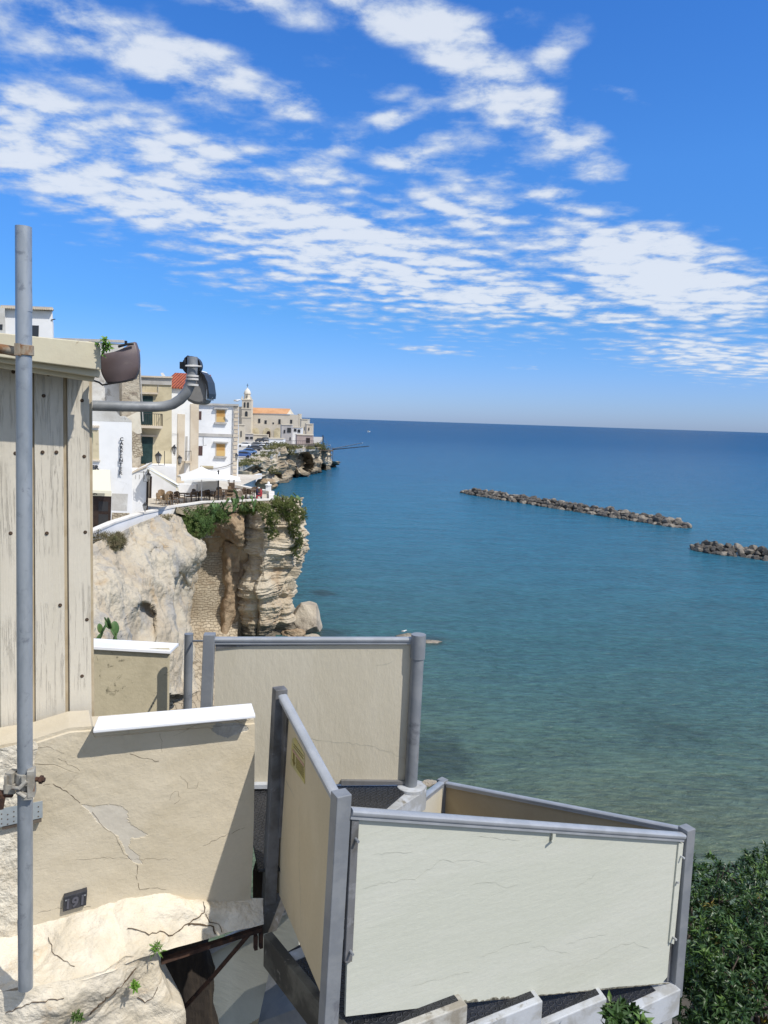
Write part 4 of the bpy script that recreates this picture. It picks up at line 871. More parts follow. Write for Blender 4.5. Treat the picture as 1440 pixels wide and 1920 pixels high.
def brick_extra(sx_, sy_, mortar, dist=.12, m_size=.05, bumpd=.08):
    def f(g, p, co, c):
        nz = g.n('ShaderNodeTexNoise', {'Vector': co, 'Scale': 1.6, 'Detail': 3}).outputs['Color']
        s = g.n('ShaderNodeSeparateXYZ', {0: g.vm('ADD', co, g.vm('SCALE', g.vm('SUBTRACT', nz, (.5, .5, .5)), scale=dist*3))}).outputs
        v = g.n('ShaderNodeCombineXYZ', {0: g.m('ADD', s[0], g.m('MULTIPLY', s[1], .6)), 1: s[2], 2: 0.0}).outputs[0]
        b = g.n('ShaderNodeTexBrick', {'Vector': v, 'Scale': 1.0, 'Brick Width': sx_, 'Row Height': sy_, 'Mortar Size': m_size*sy_, 'Mortar Smooth': .6, 'Bias': 0.0, 'Color1': (0, 0, 0, 1), 'Color2': (1, 1, 1, 1), 'Mortar': (.5, .5, .5, 1)})
        col = g.mix(g.m('MULTIPLY', b.outputs['Color'], .38), c, g.mix(1.0, c, (.72, .68, .62), 'MULTIPLY'))
        g.set(p.inputs['Base Color'], g.mix(b.outputs['Fac'], col, mortar))
        h = g.m('ADD', g.m('MULTIPLY', b.outputs['Fac'], -1.0), g.m('MULTIPLY', g.noise(co, 7, 5), .5))
        g.t.links.new(g.n('ShaderNodeBump', {'Height': h, 'Strength': 1.0, 'Distance': bumpd}).outputs[0], p.inputs['Normal'])
    return f
M_brick = mat('old_stone_blocks', (.52, .445, .33), (.43, .355, .255), nscale=.5, spots=((.34, .265, .18), .7, .56, .70), extra=brick_extra(.46, .20, (.27, .22, .155), .17, .14, .05))
M_fieldstone = mat('field_stone_wall', (.52, .46, .35), (.38, .32, .23), nscale=1.5, extra=brick_extra(.32, .19, (.26, .21, .15), .22, .18, .06))
def strata(zs, amt, dark):
    def f(g, p, co, c):
        geo = g.n('ShaderNodeNewGeometry').outputs['Position']
        s = g.n('ShaderNodeMapping', {'Vector': geo, 'Scale': (.12*zs, .12*zs, zs)}).outputs[0]
        n_ = g.noise(s, 1.0, 8, .62, .5); k = g.mr(n_, .50, .60, 0, 1)
        zz = g.m('ADD', g.n('ShaderNodeSeparateXYZ', {0: geo}).outputs[2], g.m('MULTIPLY', g.m('SUBTRACT', g.noise(geo, .8, 4), .5), 1.6))
        g.set(p.inputs['Base Color'], g.mix(g.mr(zz, 1.5, .6, 0, .8), g.mix(g.m('MULTIPLY', k, amt), c, dark), (.07, .06, .045)))
        h = g.m('ADD', g.m('MULTIPLY', n_, 1.6), g.m('MULTIPLY', g.noise(geo, 2.6, 8, .68), .8))
        g.t.links.new(g.n('ShaderNodeBump', {'Height': h, 'Strength': 1.0, 'Distance': .22}).outputs[0], p.inputs['Normal'])
    return f
M_cliff = mat('layered_limestone', (.60, .52, .395), (.52, .425, .30), nscale=.35, spots=((.36, .26, .165), .30, .58, .70), extra=strata(1.5, .35, (.36, .29, .20)))
M_smooth = mat('smooth_pale_rock', (.57, .50, .385), (.50, .42, .31), nscale=.30, band=(.45, .60), spots=((.50, .375, .235), .45, .56, .68), streak=((.40, .375, .335), .7, .52, .68, .30), bump=1.0, bscale=3.8, bdist=.2, bdetail=12, stretch=(1, 1, .8))
M_brownrock = mat('brown_stained_rock', (.30, .21, .13), (.42, .32, .21), nscale=.6, bump=1, bscale=2.5, bdist=.2, spots=((.14, .09, .055), .8, .58, .7))

ZT = 10.98                                     # terrace level above the sea
ZP = 11.28                                     # top of its white coping
pw = [(90, 1033), (172, 997), (215, 978), (268, 961), (330, 948), (385, 940), (450, 938), (514, 935)]
PT = [atz(x, y, ZP) for x, y in pw]; PT += [atz(513, 921, ZP), atz(478, 914.5, ZP), atz(447, 908.5, ZP)]
def offset_path(P, d):
    out = []
    for i, p in enumerate(P):
        t = (P[min(i+1, len(P)-1)]-P[max(i-1, 0)]); t.z = 0; t.normalize(); out.append(p+Vector((-t.y, t.x, 0))*d)
    return out
def ribbon(mb, P, d, z0, z1):
    """wall of thickness d along a path"""
    O = offset_path(P, d)
    for i in range(len(P)-1):
        a, b, c_, e_ = P[i], P[i+1], O[i+1], O[i]
        mb.hexa([Vector((q.x, q.y, z0)) for q in (a, b, c_, e_)], [Vector((q.x, q.y, z1)) for q in (a, b, c_, e_)])
tp = thing('terrace_parapet', Vector((PT[5].x, PT[5].y, ZT)), 'low curved parapet with white coping running along the cliff-top café terrace', 'parapet')
mb = MB(); ribbon(mb, PT[:5], .35, ZT-2.4, ZP-.12); put('whitewashed_wall', mb, M_whitewall, tp)
mb = MB(); ribbon(mb, PT[4:9], .35, ZT-2.6, ZP-.12); put('stone_wall', mb, M_fieldstone, tp)
mb = MB(); ribbon(mb, PT[8:], .35, ZT-1.6, ZP-.12); put('far_wall', mb, M_whitewall, tp)
O_ = offset_path(PT, -.06); mb = MB(); ribbon(mb, O_, .50, ZP-.12, ZP); put('coping', mb, M_stonecream if False else mat('white_stone_coping', (.78, .75, .70), (.66, .62, .56), nscale=.8), tp)
mb = MB(); c = PT[8]+Vector((-.5, .2, 0)); mb.box(c+Vector((0, 0, .25)), (.42, .42, .5)); mb.lathe([(.32, .5), (.32, .56), (.12, .62), (.12, .75), (.04, .85)], c, 8); put('corner_pier', mb, M_whitewall, tp)
inner = offset_path(PT, .2)
inner = inner+[Vector((PT[-1].x, 92, 0))]; zf = lambda y: ZT-1.15*max(0, min(1, (55-y)/5.0))
mb = MB()
for p, q in zip(inner[:-1], inner[1:]):
    y0, y1 = p.y, q.y; mb.add([(p.x, p.y, zf(y0)), (q.x, q.y, zf(y1)), (-70, y1, zf(y1)), (-70, y0, zf(y0))], [(0, 1, 2, 3)])
tr = put('terrace', mb, M_paving); tr['kind'] = 'structure'

# ---------- cliff under the terrace
def cl_surface(cols, nr, nc, fn, flip=1):
    net = [[at(*c) for c in col] for col in cols]; net = [[net[j][i] for j in range(len(net))] for i in range(len(net[0]))]
    return displace(interp_net(net, nr, nc), fn)
def hollow(P, lst):
    """push parts of the face back into the rock; (px, py, rx, ry, metres)"""
    fx, fy = proj(P.reshape(-1, 3)); fx = fx.reshape(P.shape[:2]); fy = fy.reshape(P.shape[:2]); Q = P.copy()
    for (x, y, rx, ry, d) in lst:
        wob = 0
        rr = ((fx-x)/rx)**2+((fy-y)/ry)**2; wgt = np.clip(1.25-rr, 0, 1)**.6*(rr < 1.25); Q[..., 1] += wgt*d; Q[..., 0] -= wgt*d*.35
    return Q
cols = [[(120, 1052, 39.0), (120, 1075, 38), (120, 1100, 36), (120, 1150, 34.5), (120, 1200, 33.5), (120, 1300, 32)],
        [(165, 1028, 41.0), (165, 1058, 39.8), (165, 1090, 38), (165, 1140, 36), (165, 1190, 34.5), (165, 1300, 33)],
        [(205, 1010, 43.6), (210, 1030, 43), (212, 1075, 40.5), (208, 1125, 38.5), (205, 1180, 36.5), (200, 1300, 34)],
        [(240, 990, 46.7), (248, 1020, 46.2), (252, 1065, 43.5), (252, 1120, 41.5), (250, 1180, 39.5), (245, 1300, 36)],
        [(278, 974, 49.9), (286, 1005, 49.2), (292, 1050, 46.5), (294, 1110, 44.5), (290, 1180, 42.5), (290, 1300, 39)],
        [(318, 962, 53.5), (330, 1000, 52), (338, 1045, 50), (326, 1090, 48.5), (328, 1150, 46.5), (335, 1300, 43)],
        [(345, 965, 56), (362, 1000, 55.5), (372, 1035, 55), (350, 1080, 54), (338, 1150, 51), (356, 1300, 46)],
        [(352, 965, 60), (370, 1000, 60), (378, 1035, 60.5), (356, 1085, 61), (346, 1160, 60), (366, 1300, 47)]]
def d1(p): return fb(p, .13, 2, seed=1)*.9+fb(p, .45, 5, seed=5)*.40+fb(Vector((p.x*1.0+p.z*.35, p.y, p.z*.35)), .8, 4, seed=12)*.22+fb(p, 2.2, 3, seed=9)*.06-.22*max(0, .16-abs(mn.noise(Vector((p.x*.26+p.z*.10, p.y*.2, p.z*.10)))))/.16
S1 = hollow(cl_surface(cols, 210, 210, lambda p: 0), [(268, 1178, 24, 46, 1.5), (292, 1038, 16, 10, .9), (336, 1105, 12, 34, .9)])
S1 = displace(S1, d1)
cliff = thing('rock_cliff', Vector((-10, 58, 0)), 'pale limestone cliff with hollows dropping from the café terrace to the sea', 'cliff'); cliff['kind'] = 'structure'
mb = MB(); mb.grid(S1); put('smooth_buttress', mb, M_smooth, cliff, smooth=True)
# recess with a wall of old stone blocks
mb = MB(); RP = [[at(338, 985, 60.6), at(385, 985, 60.8), at(448, 985, 61.4)], [at(335, 1100, 60.2), at(385, 1100, 60.4), at(445, 1100, 61.2)], [at(330, 1190, 58.6), at(385, 1190, 59.2), at(445, 1190, 60.4)], [at(322, 1260, 50), at(385, 1260, 50.5), at(445, 1260, 52)], [at(315, 1350, 43), at(385, 1350, 43.5), at(445, 1350, 44)]]
mb.grid(displace(interp_net(RP, 60, 40), lambda p: fb(p, .5, 3)*.18)); put('block_masonry', mb, M_brick, cliff, smooth=True)
cols = [[(372, 975, 60.8), (372, 985, 60.0), (374, 1000, 60.2), (378, 1030, 61.0), (380, 1060, 61.4)], [(395, 968, 60.4), (393, 980, 59.0), (396, 1000, 59.3), (398, 1025, 60.6), (400, 1070, 61.2)],
        [(415, 964, 60.2), (416, 978, 58.8), (418, 1002, 59.2), (420, 1030, 60.9), (418, 1075, 61.3)], [(438, 963, 60.2), (438, 980, 58.9), (440, 1004, 59.2), (438, 1030, 60.6), (436, 1070, 60.9)], [(456, 965, 60.6), (456, 982, 59.6), (456, 1010, 59.8), (452, 1040, 60.6), (448, 1070, 61.2)]]
mb = MB(); mb.grid(cl_surface(cols, 90, 110, lambda p: fb(p, .5, 5)*.5+fb(p, 2, 4)*.1)); put('overhang', mb, M_brownrock, cliff, smooth=True)
cols = [[(408, 1010, 61.4), (414, 1060, 61.3), (413, 1110, 61.2), (408, 1160, 61.0), (406, 1300, 61)], [(422, 1015, 60.3), (428, 1060, 60.2), (427, 1110, 60.2), (422, 1160, 60.1), (422, 1300, 59.8)],
        [(438, 1020, 60.0), (444, 1060, 60.8), (446, 1110, 61.0), (442, 1160, 61.0), (438, 1300, 60.7)], [(460, 1020, 60.5), (466, 1060, 61.6), (466, 1110, 61.9), (464, 1160, 61.9), (462, 1300, 61.6)]]
mb = MB(); mb.grid(cl_surface(cols, 90, 50, lambda p: fb(p, .6, 4)*.3)); put('brown_rib', mb, M_brownrock, cliff, smooth=True)
cols = [[(440, 962, 61), (440, 985, 60.2), (442, 1020, 60.8), (450, 1060, 61.8), (450, 1110, 62.0), (446, 1160, 61.8), (442, 1195, 61.6), (438, 1300, 61.2)],
        [(462, 958, 60.0), (462, 985, 59.6), (462, 1020, 60.0), (464, 1060, 60.6), (464, 1110, 60.6), (462, 1160, 60.6), (458, 1195, 60.4), (455, 1300, 60)],
        [(490, 955, 59.4), (492, 985, 58.8), (495, 1020, 59.1), (495, 1060, 59.4), (492, 1110, 60.0), (490, 1160, 60.2), (486, 1195, 60.2), (480, 1300, 60)],
        [(520, 953, 60.2), (520, 985, 60.0), (520, 1020, 60.4), (518, 1060, 60.8), (515, 1110, 61.0), (513, 1160, 61.2), (514, 1195, 61.4), (505, 1300, 61)],
        [(542, 948, 62.0), (545, 985, 61.6), (544, 1020, 62.0), (550, 1060, 62.2), (545, 1110, 62.4), (545, 1160, 62.8), (535, 1195, 63.0), (525, 1300, 63)],
        [(552, 945, 65), (555, 985, 64.5), (554, 1020, 64.5), (548, 1060, 64.8), (540, 1110, 65), (538, 1160, 65.2), (532, 1195, 65.5), (530, 1300, 65.5)],
        [(548, 935, 71), (560, 975, 70), (560, 1010, 70), (548, 1060, 70), (540, 1110, 70), (538, 1160, 70), (530, 1195, 70), (520, 1300, 70)],
        [(470, 925, 80), (480, 975, 80), (480, 1010, 80), (480, 1060, 80), (475, 1110, 80), (475, 1160, 80), (470, 1195, 80), (470, 1300, 80)]]
def ledge(p):
    z = p.z+.9*mn.noise(Vector((p.x*.12, p.y*.12, 3)))+.22*mn.noise(Vector((p.x*.5, p.y*.5, p.z*.5)))
    a = mn.fractal(Vector((p.x*.07, p.y*.07, z*1.35)), .8, 2.0, 4)
    return a*.42+fb(p, .22, 3, seed=2)*.8+fb(p, 1.1, 4, seed=6)*.24-.5*max(0, .12-abs(mn.noise(Vector((p.x*.3, p.y*.3, p.z*.05+4)))))/.12
S2 = displace(cl_surface(cols, 300, 230, lambda p: 0), ledge)
mb = MB(); mb.grid(S2); put('layered_rock_face', mb, M_cliff, cliff, smooth=False)
# cliff-top soil between parapet and edge
mb = MB(); TPs = [[at(330, 962, 54), at(330, 950, 56)], [at(372, 972, 58.5), at(372, 958, 60)], [at(405, 962, 59), at(405, 950, 61)], [at(440, 960, 60), at(440, 950, 61.5)], [at(490, 955, 59.8), at(490, 946, 62)], [at(520, 952, 60.6), at(519, 940, 63.5)], [at(548, 947, 62.5), at(524, 935, 66)]]
mb.grid(displace(interp_net(TPs, 60, 12), lambda p: fb(p, .6, 3)*.2)); put('cliff_top_soil', mb, mat('cliff_soil', (.20, .16, .09), (.30, .25, .17), nscale=.8), cliff)
# boulders in the water
def boulder_mesh(seed, sub=3, amp=.28, stretchv=(1, 1, 1), facet=.5):
    bm = bmesh.new(); bmesh.ops.create_icosphere(bm, subdivisions=sub, radius=1)
    rnd = random.Random(seed); off_ = Vector((rnd.uniform(0, 50), rnd.uniform(0, 50), rnd.uniform(0, 50)))
    cut = [(Vector((rnd.gauss(0, 1), rnd.gauss(0, 1), rnd.gauss(0, 1))).normalized(), rnd.uniform(.5, .85)) for _ in range(9)]
    for v in bm.verts:
        p = v.co.copy(); p += p.normalized()*amp*mn.fractal(p*1.3+off_, .9, 2, 4)
        for n_, d in cut:
            k = p.dot(n_)-d
            if k > 0: p -= n_*k*facet*1.6 if facet < .6 else n_*k
        v.co = Vector((p.x*stretchv[0], p.y*stretchv[1], p.z*stretchv[2]))
    me = bpy.data.meshes.new('boulder'); bm.to_mesh(me); bm.free(); return me
def boulder(px, py, r, sv, m, label, seed, dz=0, rot=0, sub=4, zr=None):
    me = boulder_mesh(seed, sub, .25, sv, .6); p = atz(px, py, 0); me.materials.append(m)
    o = bpy.data.objects.new('boulder', me); sc.collection.objects.link(o); o.location = p+Vector((0, 0, dz)); o.scale = (r, r, r); o.rotation_euler = (0, 0, rot); ROOT[o.name] = o.location; tag(o, label, 'rock'); return o
M_boulder = mat('boulder_stone', (.50, .43, .33), (.32, .27, .21), nscale=.8, bump=1, bscale=2.5, bdist=.25, spots=((.20, .16, .12), 1.2, .58, .68))
boulder(577, 1182, 1.75, (.95, .8, 1.05), M_boulder, 'big pointed brown boulder standing in the water at the cliff foot', 3, .7, .4)
boulder(588, 1197, .72, (1.1, .8, .6), M_boulder, 'small flat boulder in front of the big pointed one', 9, 0, 0)
boulder(553, 1190, .9, (1.2, .8, .6), M_brownrock, 'dark low rock wedged between the cliff and the big pointed boulder', 12, 0, 0)
boulder(762, 1193, .75, (1.3, .7, .40), M_wetrock, 'pale low rock awash right above the round corner post', 14, 0, .2)
boulder(800, 1203, .8, (1.6, .8, .26), M_wetrock, 'dark flat rock awash beside the pale one above the corner post', 15, -.05, .1)
boulder(806, 1470, .42, (1.1, .9, .5), M_boulder, 'small rock in the shallows close beside the landing collar', 16, 0, .3)

# ---------- plants on the cliff top
def tuft(name, pts_, n, size, m, label, cat, seed, down=0.0, L=.30, W=.07, kk=8, mesh_only=False):
    """leafy clump filling soft balls given as (px, py, Y, radius)"""
    rnd = random.Random(seed); cs = []; ns = []
    for (x, y, Y, r) in pts_:
        c = at(x, y, Y)
        for _ in range(int(n*1.9*r*r)):
            d = Vector((rnd.gauss(0, 1), rnd.gauss(0, .8), rnd.gauss(0, 1))).normalized()*rnd.uniform(.35, 1)*r; p = c+d
            if mn.noise(p*1.1+Vector((seed, 0, 0))) < -.3: continue
            cs.append(p); ns.append((d.normalized()+Vector((0, -.3, .6-down*2))).normalized())
    o = put(name, leaf_mesh(cs, ns, kk, L, W, rnd, droop=.3), m); tag(o, label, cat); return o
tuft('coastal_shrub', [(352, 975, 56.5, .9), (365, 990, 56, 1.0), (378, 985, 57, 1.0), (345, 990, 56, .7), (362, 1008, 56, .6), (390, 968, 58, .7), (372, 965, 58.5, .8), (340, 972, 56.5, .5)], 210, 1, M_green, 'dark green rounded shrub hanging over the masonry recess', 'shrub', 41, .2, .17, .045)
tuft('coastal_shrub', [(400, 966, 58.5, .6), (418, 968, 58.4, .6), (408, 960, 59, .6)], 220, 1, M_green, 'low green shrub growing under the left prickly pears', 'shrub', 42, .1, .17, .045)
tuft('trailing_creeper', [(500, 962, 58.6, .7), (512, 975, 58.6, .6), (505, 990, 58.5, .45), (515, 1000, 58.8, .35), (498, 975, 58.5, .45), (507, 1008, 58.6, .25)], 210, 1, M_ivy, 'shorter green creeper trailing down the middle of the rock face', 'creeper', 43, .5, .15, .055)
tuft('trailing_creeper', [(530, 950, 60.8, .9), (548, 952, 61.5, .9), (560, 965, 62.5, .8), (548, 975, 61.0, .7), (552, 992, 61.0, .6), (557, 1008, 61.2, .55), (560, 1022, 61.5, .5), (553, 1032, 61.4, .45), (555, 1045, 61.6, .3), (515, 950, 60.5, .7)], 200, 1, M_ivy, 'long green creeper trailing down the seaward corner of the cliff', 'creeper', 44, .5, .15, .055)
tuft('coastal_shrub', [(470, 953, 60, .55), (485, 952, 60, .6), (455, 955, 60, .5)], 230, 1, MATS['trailing_creeper'], 'yellowish green ground shrub under the right prickly pears', 'shrub', 45, .1, .2, .05)
tuft('dry_bush', [(205, 1018, 43.2, .55), (190, 1012, 42.4, .45), (220, 1015, 44, .45)], 330, 1, M_dry, 'dry brown bush on the pale rock below the white parapet', 'bush', 46, 0, .30, .025, 9)
tuft('dry_bush', [(318, 979, 52.5, .45), (306, 975, 51.8, .4)], 300, 1, M_dry, 'small dry bush close under the bend of the parapet', 'bush', 47, 0, .26, .025, 9)
def cactus(px, py, Y, n, size, label, seed, spread=1.0):
    rnd = random.Random(seed); base = at(px, py, Y); o = thing('prickly_pear', base, label, 'cactus'); pads = []
    for i in range(n):
        if i < max(2, n//3): b = base+Vector((rnd.uniform(-1, 1)*spread, rnd.uniform(-.3, .3), 0)); up = Vector((rnd.uniform(-.5, .5), rnd.uniform(-.3, .3), 1)).normalized()
        else:
            pb, pu, ps = rnd.choice(pads); b = pb+pu*ps*1.7; up = (pu+Vector((rnd.uniform(-.9, .9), rnd.uniform(-.4, .4), rnd.uniform(.1, .6)))).normalized()
        s = size*rnd.uniform(.75, 1.15); pads.append((b, up, s)); q = up.to_track_quat('Z', 'Y') @ Matrix.Rotation(rnd.uniform(-.9, .9), 3, 'Z').to_quaternion()
        mb = MB(); mb.ball(b+up*s, s, .72, .16, 1.0, 12, 8, q.to_matrix()); put('pad', mb, M_cactus, o, smooth=True)
    return o
cactus(407, 962, 58.6, 16, .22, 'prickly pear clump left of centre above the masonry recess', 51, .7)
cactus(425, 960, 58.8, 14, .23, 'prickly pear clump in the middle of the row under the parapet', 52, .6)
cactus(448, 958, 59.4, 16, .23, 'tall prickly pear clump rising highest against the parapet', 53, .6)
cactus(466, 960, 59.6, 10, .2, 'low prickly pear clump at the right end of the dark row', 54, .5)
cactus(520, 948, 61, 9, .24, 'light prickly pear standing just outside the parapet corner', 55, .4)
cactus(552, 950, 62.5, 7, .28, 'pale prickly pear on the seaward edge above the long creeper', 56, .5)
cactus(385, 975, 57.6, 7, .26, 'small prickly pear half hidden in the dark shrub', 57, .5)
cactus(214, 1208, 33.5, 7, .28, 'near prickly pear with round pads behind the low parapet', 58, .25)
cactus(183, 1206, 33, 5, .26, 'near narrow prickly pear close to the plank shed', 59, .12)

# ---------- houses
def F(pxl, pxr, yt, zb, Y, depth, side=0.0, rot=0.0, yr=None):
    """house body: front edge pixels, top pixel row at the left edge, base level; returns corner points"""
    a = at(pxl, yt, Y); ztop = a.z; b0 = at(pxr, yt, Y); bx = b0.x
    Yr = Y+rot*(bx-a.x); b = Vector((a.x+(bx-a.x)*(Yr/Y if False else 1), Yr, ztop)); b = Vector((at(pxr, yt, Yr).x, Yr, ztop))
    bk = at(pxr+side, yt, Yr+depth); c_ = Vector((bk.x, bk.y, ztop)); d_ = Vector((a.x-depth*.5, Yr+depth, ztop))
    P = [Vector((a.x, a.y, ztop)), b, c_, d_]
    return P, zb
class House:
    def __init__(s, name, label, P, zb, m, cat='house', trim=None, mats=None):
        s.P = P; s.zb = zb; c = sum(P, Vector())/4; s.o = thing(name, Vector((c.x, c.y, zb)), label, cat)
        s.t = (P[1]-P[0]).normalized(); s.n = Vector((s.t.y, -s.t.x, 0))
        mb = MB(); mb.prism([Vector((p.x, p.y, zb)) for p in P], (0, 0, P[0].z-zb)); put('wall', mb, m, s.o)
    def q(s, px, py, off=0.0): return onp(px, py, s.P[0], s.P[1], 0)+s.n*off
    def plate(s, name, pix, m, off=.03, th=.05, parent=None):
        mb = MB(); mb.prism([s.q(x, y, off) for x, y in pix], -s.n*th); return put(name, mb, m, parent or s.o)
    def rect(s, name, x0, y0, x1, y1, m, off=.03, th=.05, parent=None):
        sl_ = .033*(x1-x0); return s.plate(name, [(x0, y0), (x1, y0+sl_), (x1-.03*(y1-y0), y1+sl_), (x0-.03*(y1-y0), y1)], m, off, th, parent)
    def opening(s, name, x0, y0, x1, y1, m, frame=None, inset=True):
        """window or door: frame proud of the wall, pane in the middle"""
        f = s.rect(name, x0, y0, x1, y1, m, .02, .05)
        if frame is not None:
            for (a, b, c_, d_) in ((x0-1.2, y0-1.2, x1+1.2, y0), (x0-1.2, y1, x1+1.2, y1+1.2), (x0-1.2, y0, x0, y1), (x1, y0, x1+1.2, y1)): pass
            mb = MB()
            for (a, b, c_, d_) in ((x0-1.2, y0-1.2, x1+1.2, y0-.1), (x0-1.2, y1+.1, x1+1.2, y1+1.3), (x0-1.2, y0, x0-.1, y1), (x1+.1, y0, x1+1.2, y1)):
                k = .033*(c_-a); mb.prism([s.q(X_, Y2, .07) for X_, Y2 in ((a, b), (c_, b+k), (c_-.03*(d_-b), d_+k), (a-.03*(d_-b), d_))], -s.n*.07)
            put('frame', mb, frame, f)
        return f
ZG = ZT-1.5
# tower house above the shed
P, zb = F(4, 98, 577, ZG, 47, 7, 2, .34); h = House('white_house', 'small white rooftop house with wavy tile cornice above the shed roof', P, zb, M_whitewall)
mb = MB(); mb.prism([h.q(2, 573, .35), h.q(99, 577, .35), h.q(99, 581, .35), h.q(2, 577, .35)], -h.n*1.2); 
put('eave', mb, M_trimgrey, h.o)
mb = MB()
for i in range(24): p = h.q(4+i*4.1, 577+i*.15, .36); mb.tube([p, p-h.n*.6], .075, 6)
put('tile_row', mb, M_stonecream, h.o); h.rect('window', 60, 610, 73, 632, M_glassdk, .03)
mb = MB(); p = h.q(96, 600, .02); mb.tube([p, p+Vector((.25, 0, .06))], .03, 6); put('bracket', mb, M_iron, h.o)
P, zb = F(-60, 9, 571, ZG, 46, 6, 1, .34); h = House('grey_house', 'grey rendered house wall at the left picture edge beside the white rooftop house', P, zb, M_greywash); h.rect('window', -4, 608, 5, 618, M_glassdk)
# rubble house behind the gutter
P, zb = F(60, 232, 634, ZG, 56, 8, 0, .34); h = House('plastered_house', 'tall grey-plastered house behind the purple-brown gutter end', P, zb, M_greywash)
h.rect('cornice', 60, 632, 233, 637, M_trimgrey, .12, .3)
P, zb = F(228, 262, 655, ZG, 56.6, 8, 1, .34); h = House('crumbling_house', 'narrow crumbling house front with bare rubble and flaking plaster', P, zb, M_rubble)
h.rect('cornice', 228, 654, 263, 658, M_trimgrey, .1, .3); h.plate('bare_masonry', [(249, 812), (258, 818), (266, 832), (268, 855), (252, 858), (247, 835)], M_fieldstone, .03)
h.plate('plaster_field', [(232, 785), (262, 770), (266, 812), (258, 814), (248, 808), (247, 870), (235, 880)], mat('flaking_plaster', (.66, .61, .50), (.56, .50, .40), nscale=.9, bump=.4, bscale=4, bdist=.04), .015)
mb = MB(); mb.tube([h.q(261, 655, .1), h.q(268, 790, .1)], .035, 6); put('drain_pipe', mb, M_trimgrey, h.o)
# shop with the vertical sign
P, zb = F(90, 247, 787, ZG, 50, 6, 0, .34); h = House('carpenter_house', 'white house with a vertical black letter sign and a cream awning over a dark door', P, zb, M_whitewall, 'house')
h.plate('stepped_gable', [(90, 787), (247, 792), (247, 789), (236, 781), (226, 781), (215, 768), (200, 760), (90, 752)], M_greywash, .0, 3)
h.plate('greyer_plaster_patch', [(210, 925), (240, 926), (238, 958), (209, 957)], M_greywash, .012, .03)['label'] = 'greyer patch of plaster beside the door'  # flat plate of greyer plaster on the house front
f = h.plate('window_recess', [(160, 805), (185, 806), (186, 862), (160, 862)], M_creamwall, .02, .05); h.rect('shutter', 163, 812, 174, 858, M_greensh, .06, .05)
mb = MB()
for i in range(6): p = h.q(162+i*4.4, 799+i*.15, .2); mb.tube([p, p-h.n*.2], .09, 6)
put('hood_tiles', mb, M_stonecream, h.o); h.rect('sill', 160, 861, 188, 864, M_stonecream, .15, .2)
h.rect('door', 160, 928, 209, 1000, M_darkdoor, .03); h.rect('door_panel', 185, 940, 203, 958, MATS['black_iron'], .05, .03); h.rect('door_panel', 185, 964, 203, 984, MATS['black_iron'], .05, .03)
h.rect('signboard', 160, 919, 209, 929, M_awning, .06, .05); h.plate('rubble_base', [(210, 961), (243, 962), (241, 985), (209, 985)], M_fieldstone, .03)
ho = h
aw = thing('shop_awning', h.q(188, 918, .8), 'cream awning over the dark door, nearest to the plank shed', 'awning')
mb = MB(); a0, a1 = h.q(150, 879, .05), h.q(206, 881, .05); b0, b1 = h.q(150, 916, .85), h.q(207, 918, .85); mb.prism([a0, a1, b1, b0], (0, 0, -.03)); mb.prism([b0, b1, b1+Vector((0, 0, -.18)), b0+Vector((0, 0, -.18))], h.n*.02); put('cloth', mb, M_awning, aw)
def sign(body, px, py, size, off, label, sp_=1.0, align='RIGHT', ext=.02, name='letter_sign'):
    mb = text_mb(body, ho.q(px, py, off), ho.t, Vector((0, 0, 1)), size, ext, align, sp_); o = put(name, mb, M_iron); tag(o, label, 'sign'); return o
sign('CARPENTER', 185, 880, .40, .06, 'black horizontal lettering above the cream awning, its start hidden by the shed')
sign('CARPENTER', 181.5, 927, .34, .08, 'black lettering on the narrow board between awning and dark door')
mb = MB()
for i, ch in enumerate('CARPENTER'):
    t_mb = text_mb(ch, ho.q(228-.25*i, 826.5+i*7.9, .14), ho.t, Vector((0, 0, 1)), .33, .02, 'CENTER'); mb.add(t_mb.v, t_mb.f)
o = put('letter_sign', mb, M_iron); tag(o, 'vertical black CARPENTER letters one below the other on the white wall', 'sign')
def lantern(name_px, Y, s, label, side=-1, wall_dir=(1, 0, 0)):
    p = at(*name_px, Y); t = thing('wall_lantern', p, label, 'lantern'); wd = Vector(wall_dir)
    mb = MB(); mb.lathe([(.10*s, -.32*s), (.20*s, .12*s), (.20*s, .14*s)], p, 6); put('glass', mb, M_lantern, t)
    mb = MB(); mb.lathe([(.24*s, .14*s), (.22*s, .18*s), (.10*s, .30*s), (.05*s, .32*s), (.05*s, .38*s), (.01*s, .42*s)], p, 6); mb.lathe([(.11*s, -.36*s), (.12*s, -.32*s)], p, 6); put('cap', mb, M_iron, t)
    mb = MB(); mb.tube([p+Vector((0, 0, -.36*s)), p+Vector((0, 0, -.5*s)), p+wd*.45*s+Vector((0, 0, -.5*s)), p+wd*.45*s+Vector((0, 0, .45*s))], .022*s, 6)
    for k in range(4):
        a = k*math.pi/2+.5; mb.tube([p+Vector((math.cos(a)*.10*s, math.sin(a)*.10*s, -.32*s)), p+Vector((math.cos(a)*.21*s, math.sin(a)*.21*s, .14*s))], .012*s, 4)
    put('bracket', mb, M_iron, t); return t
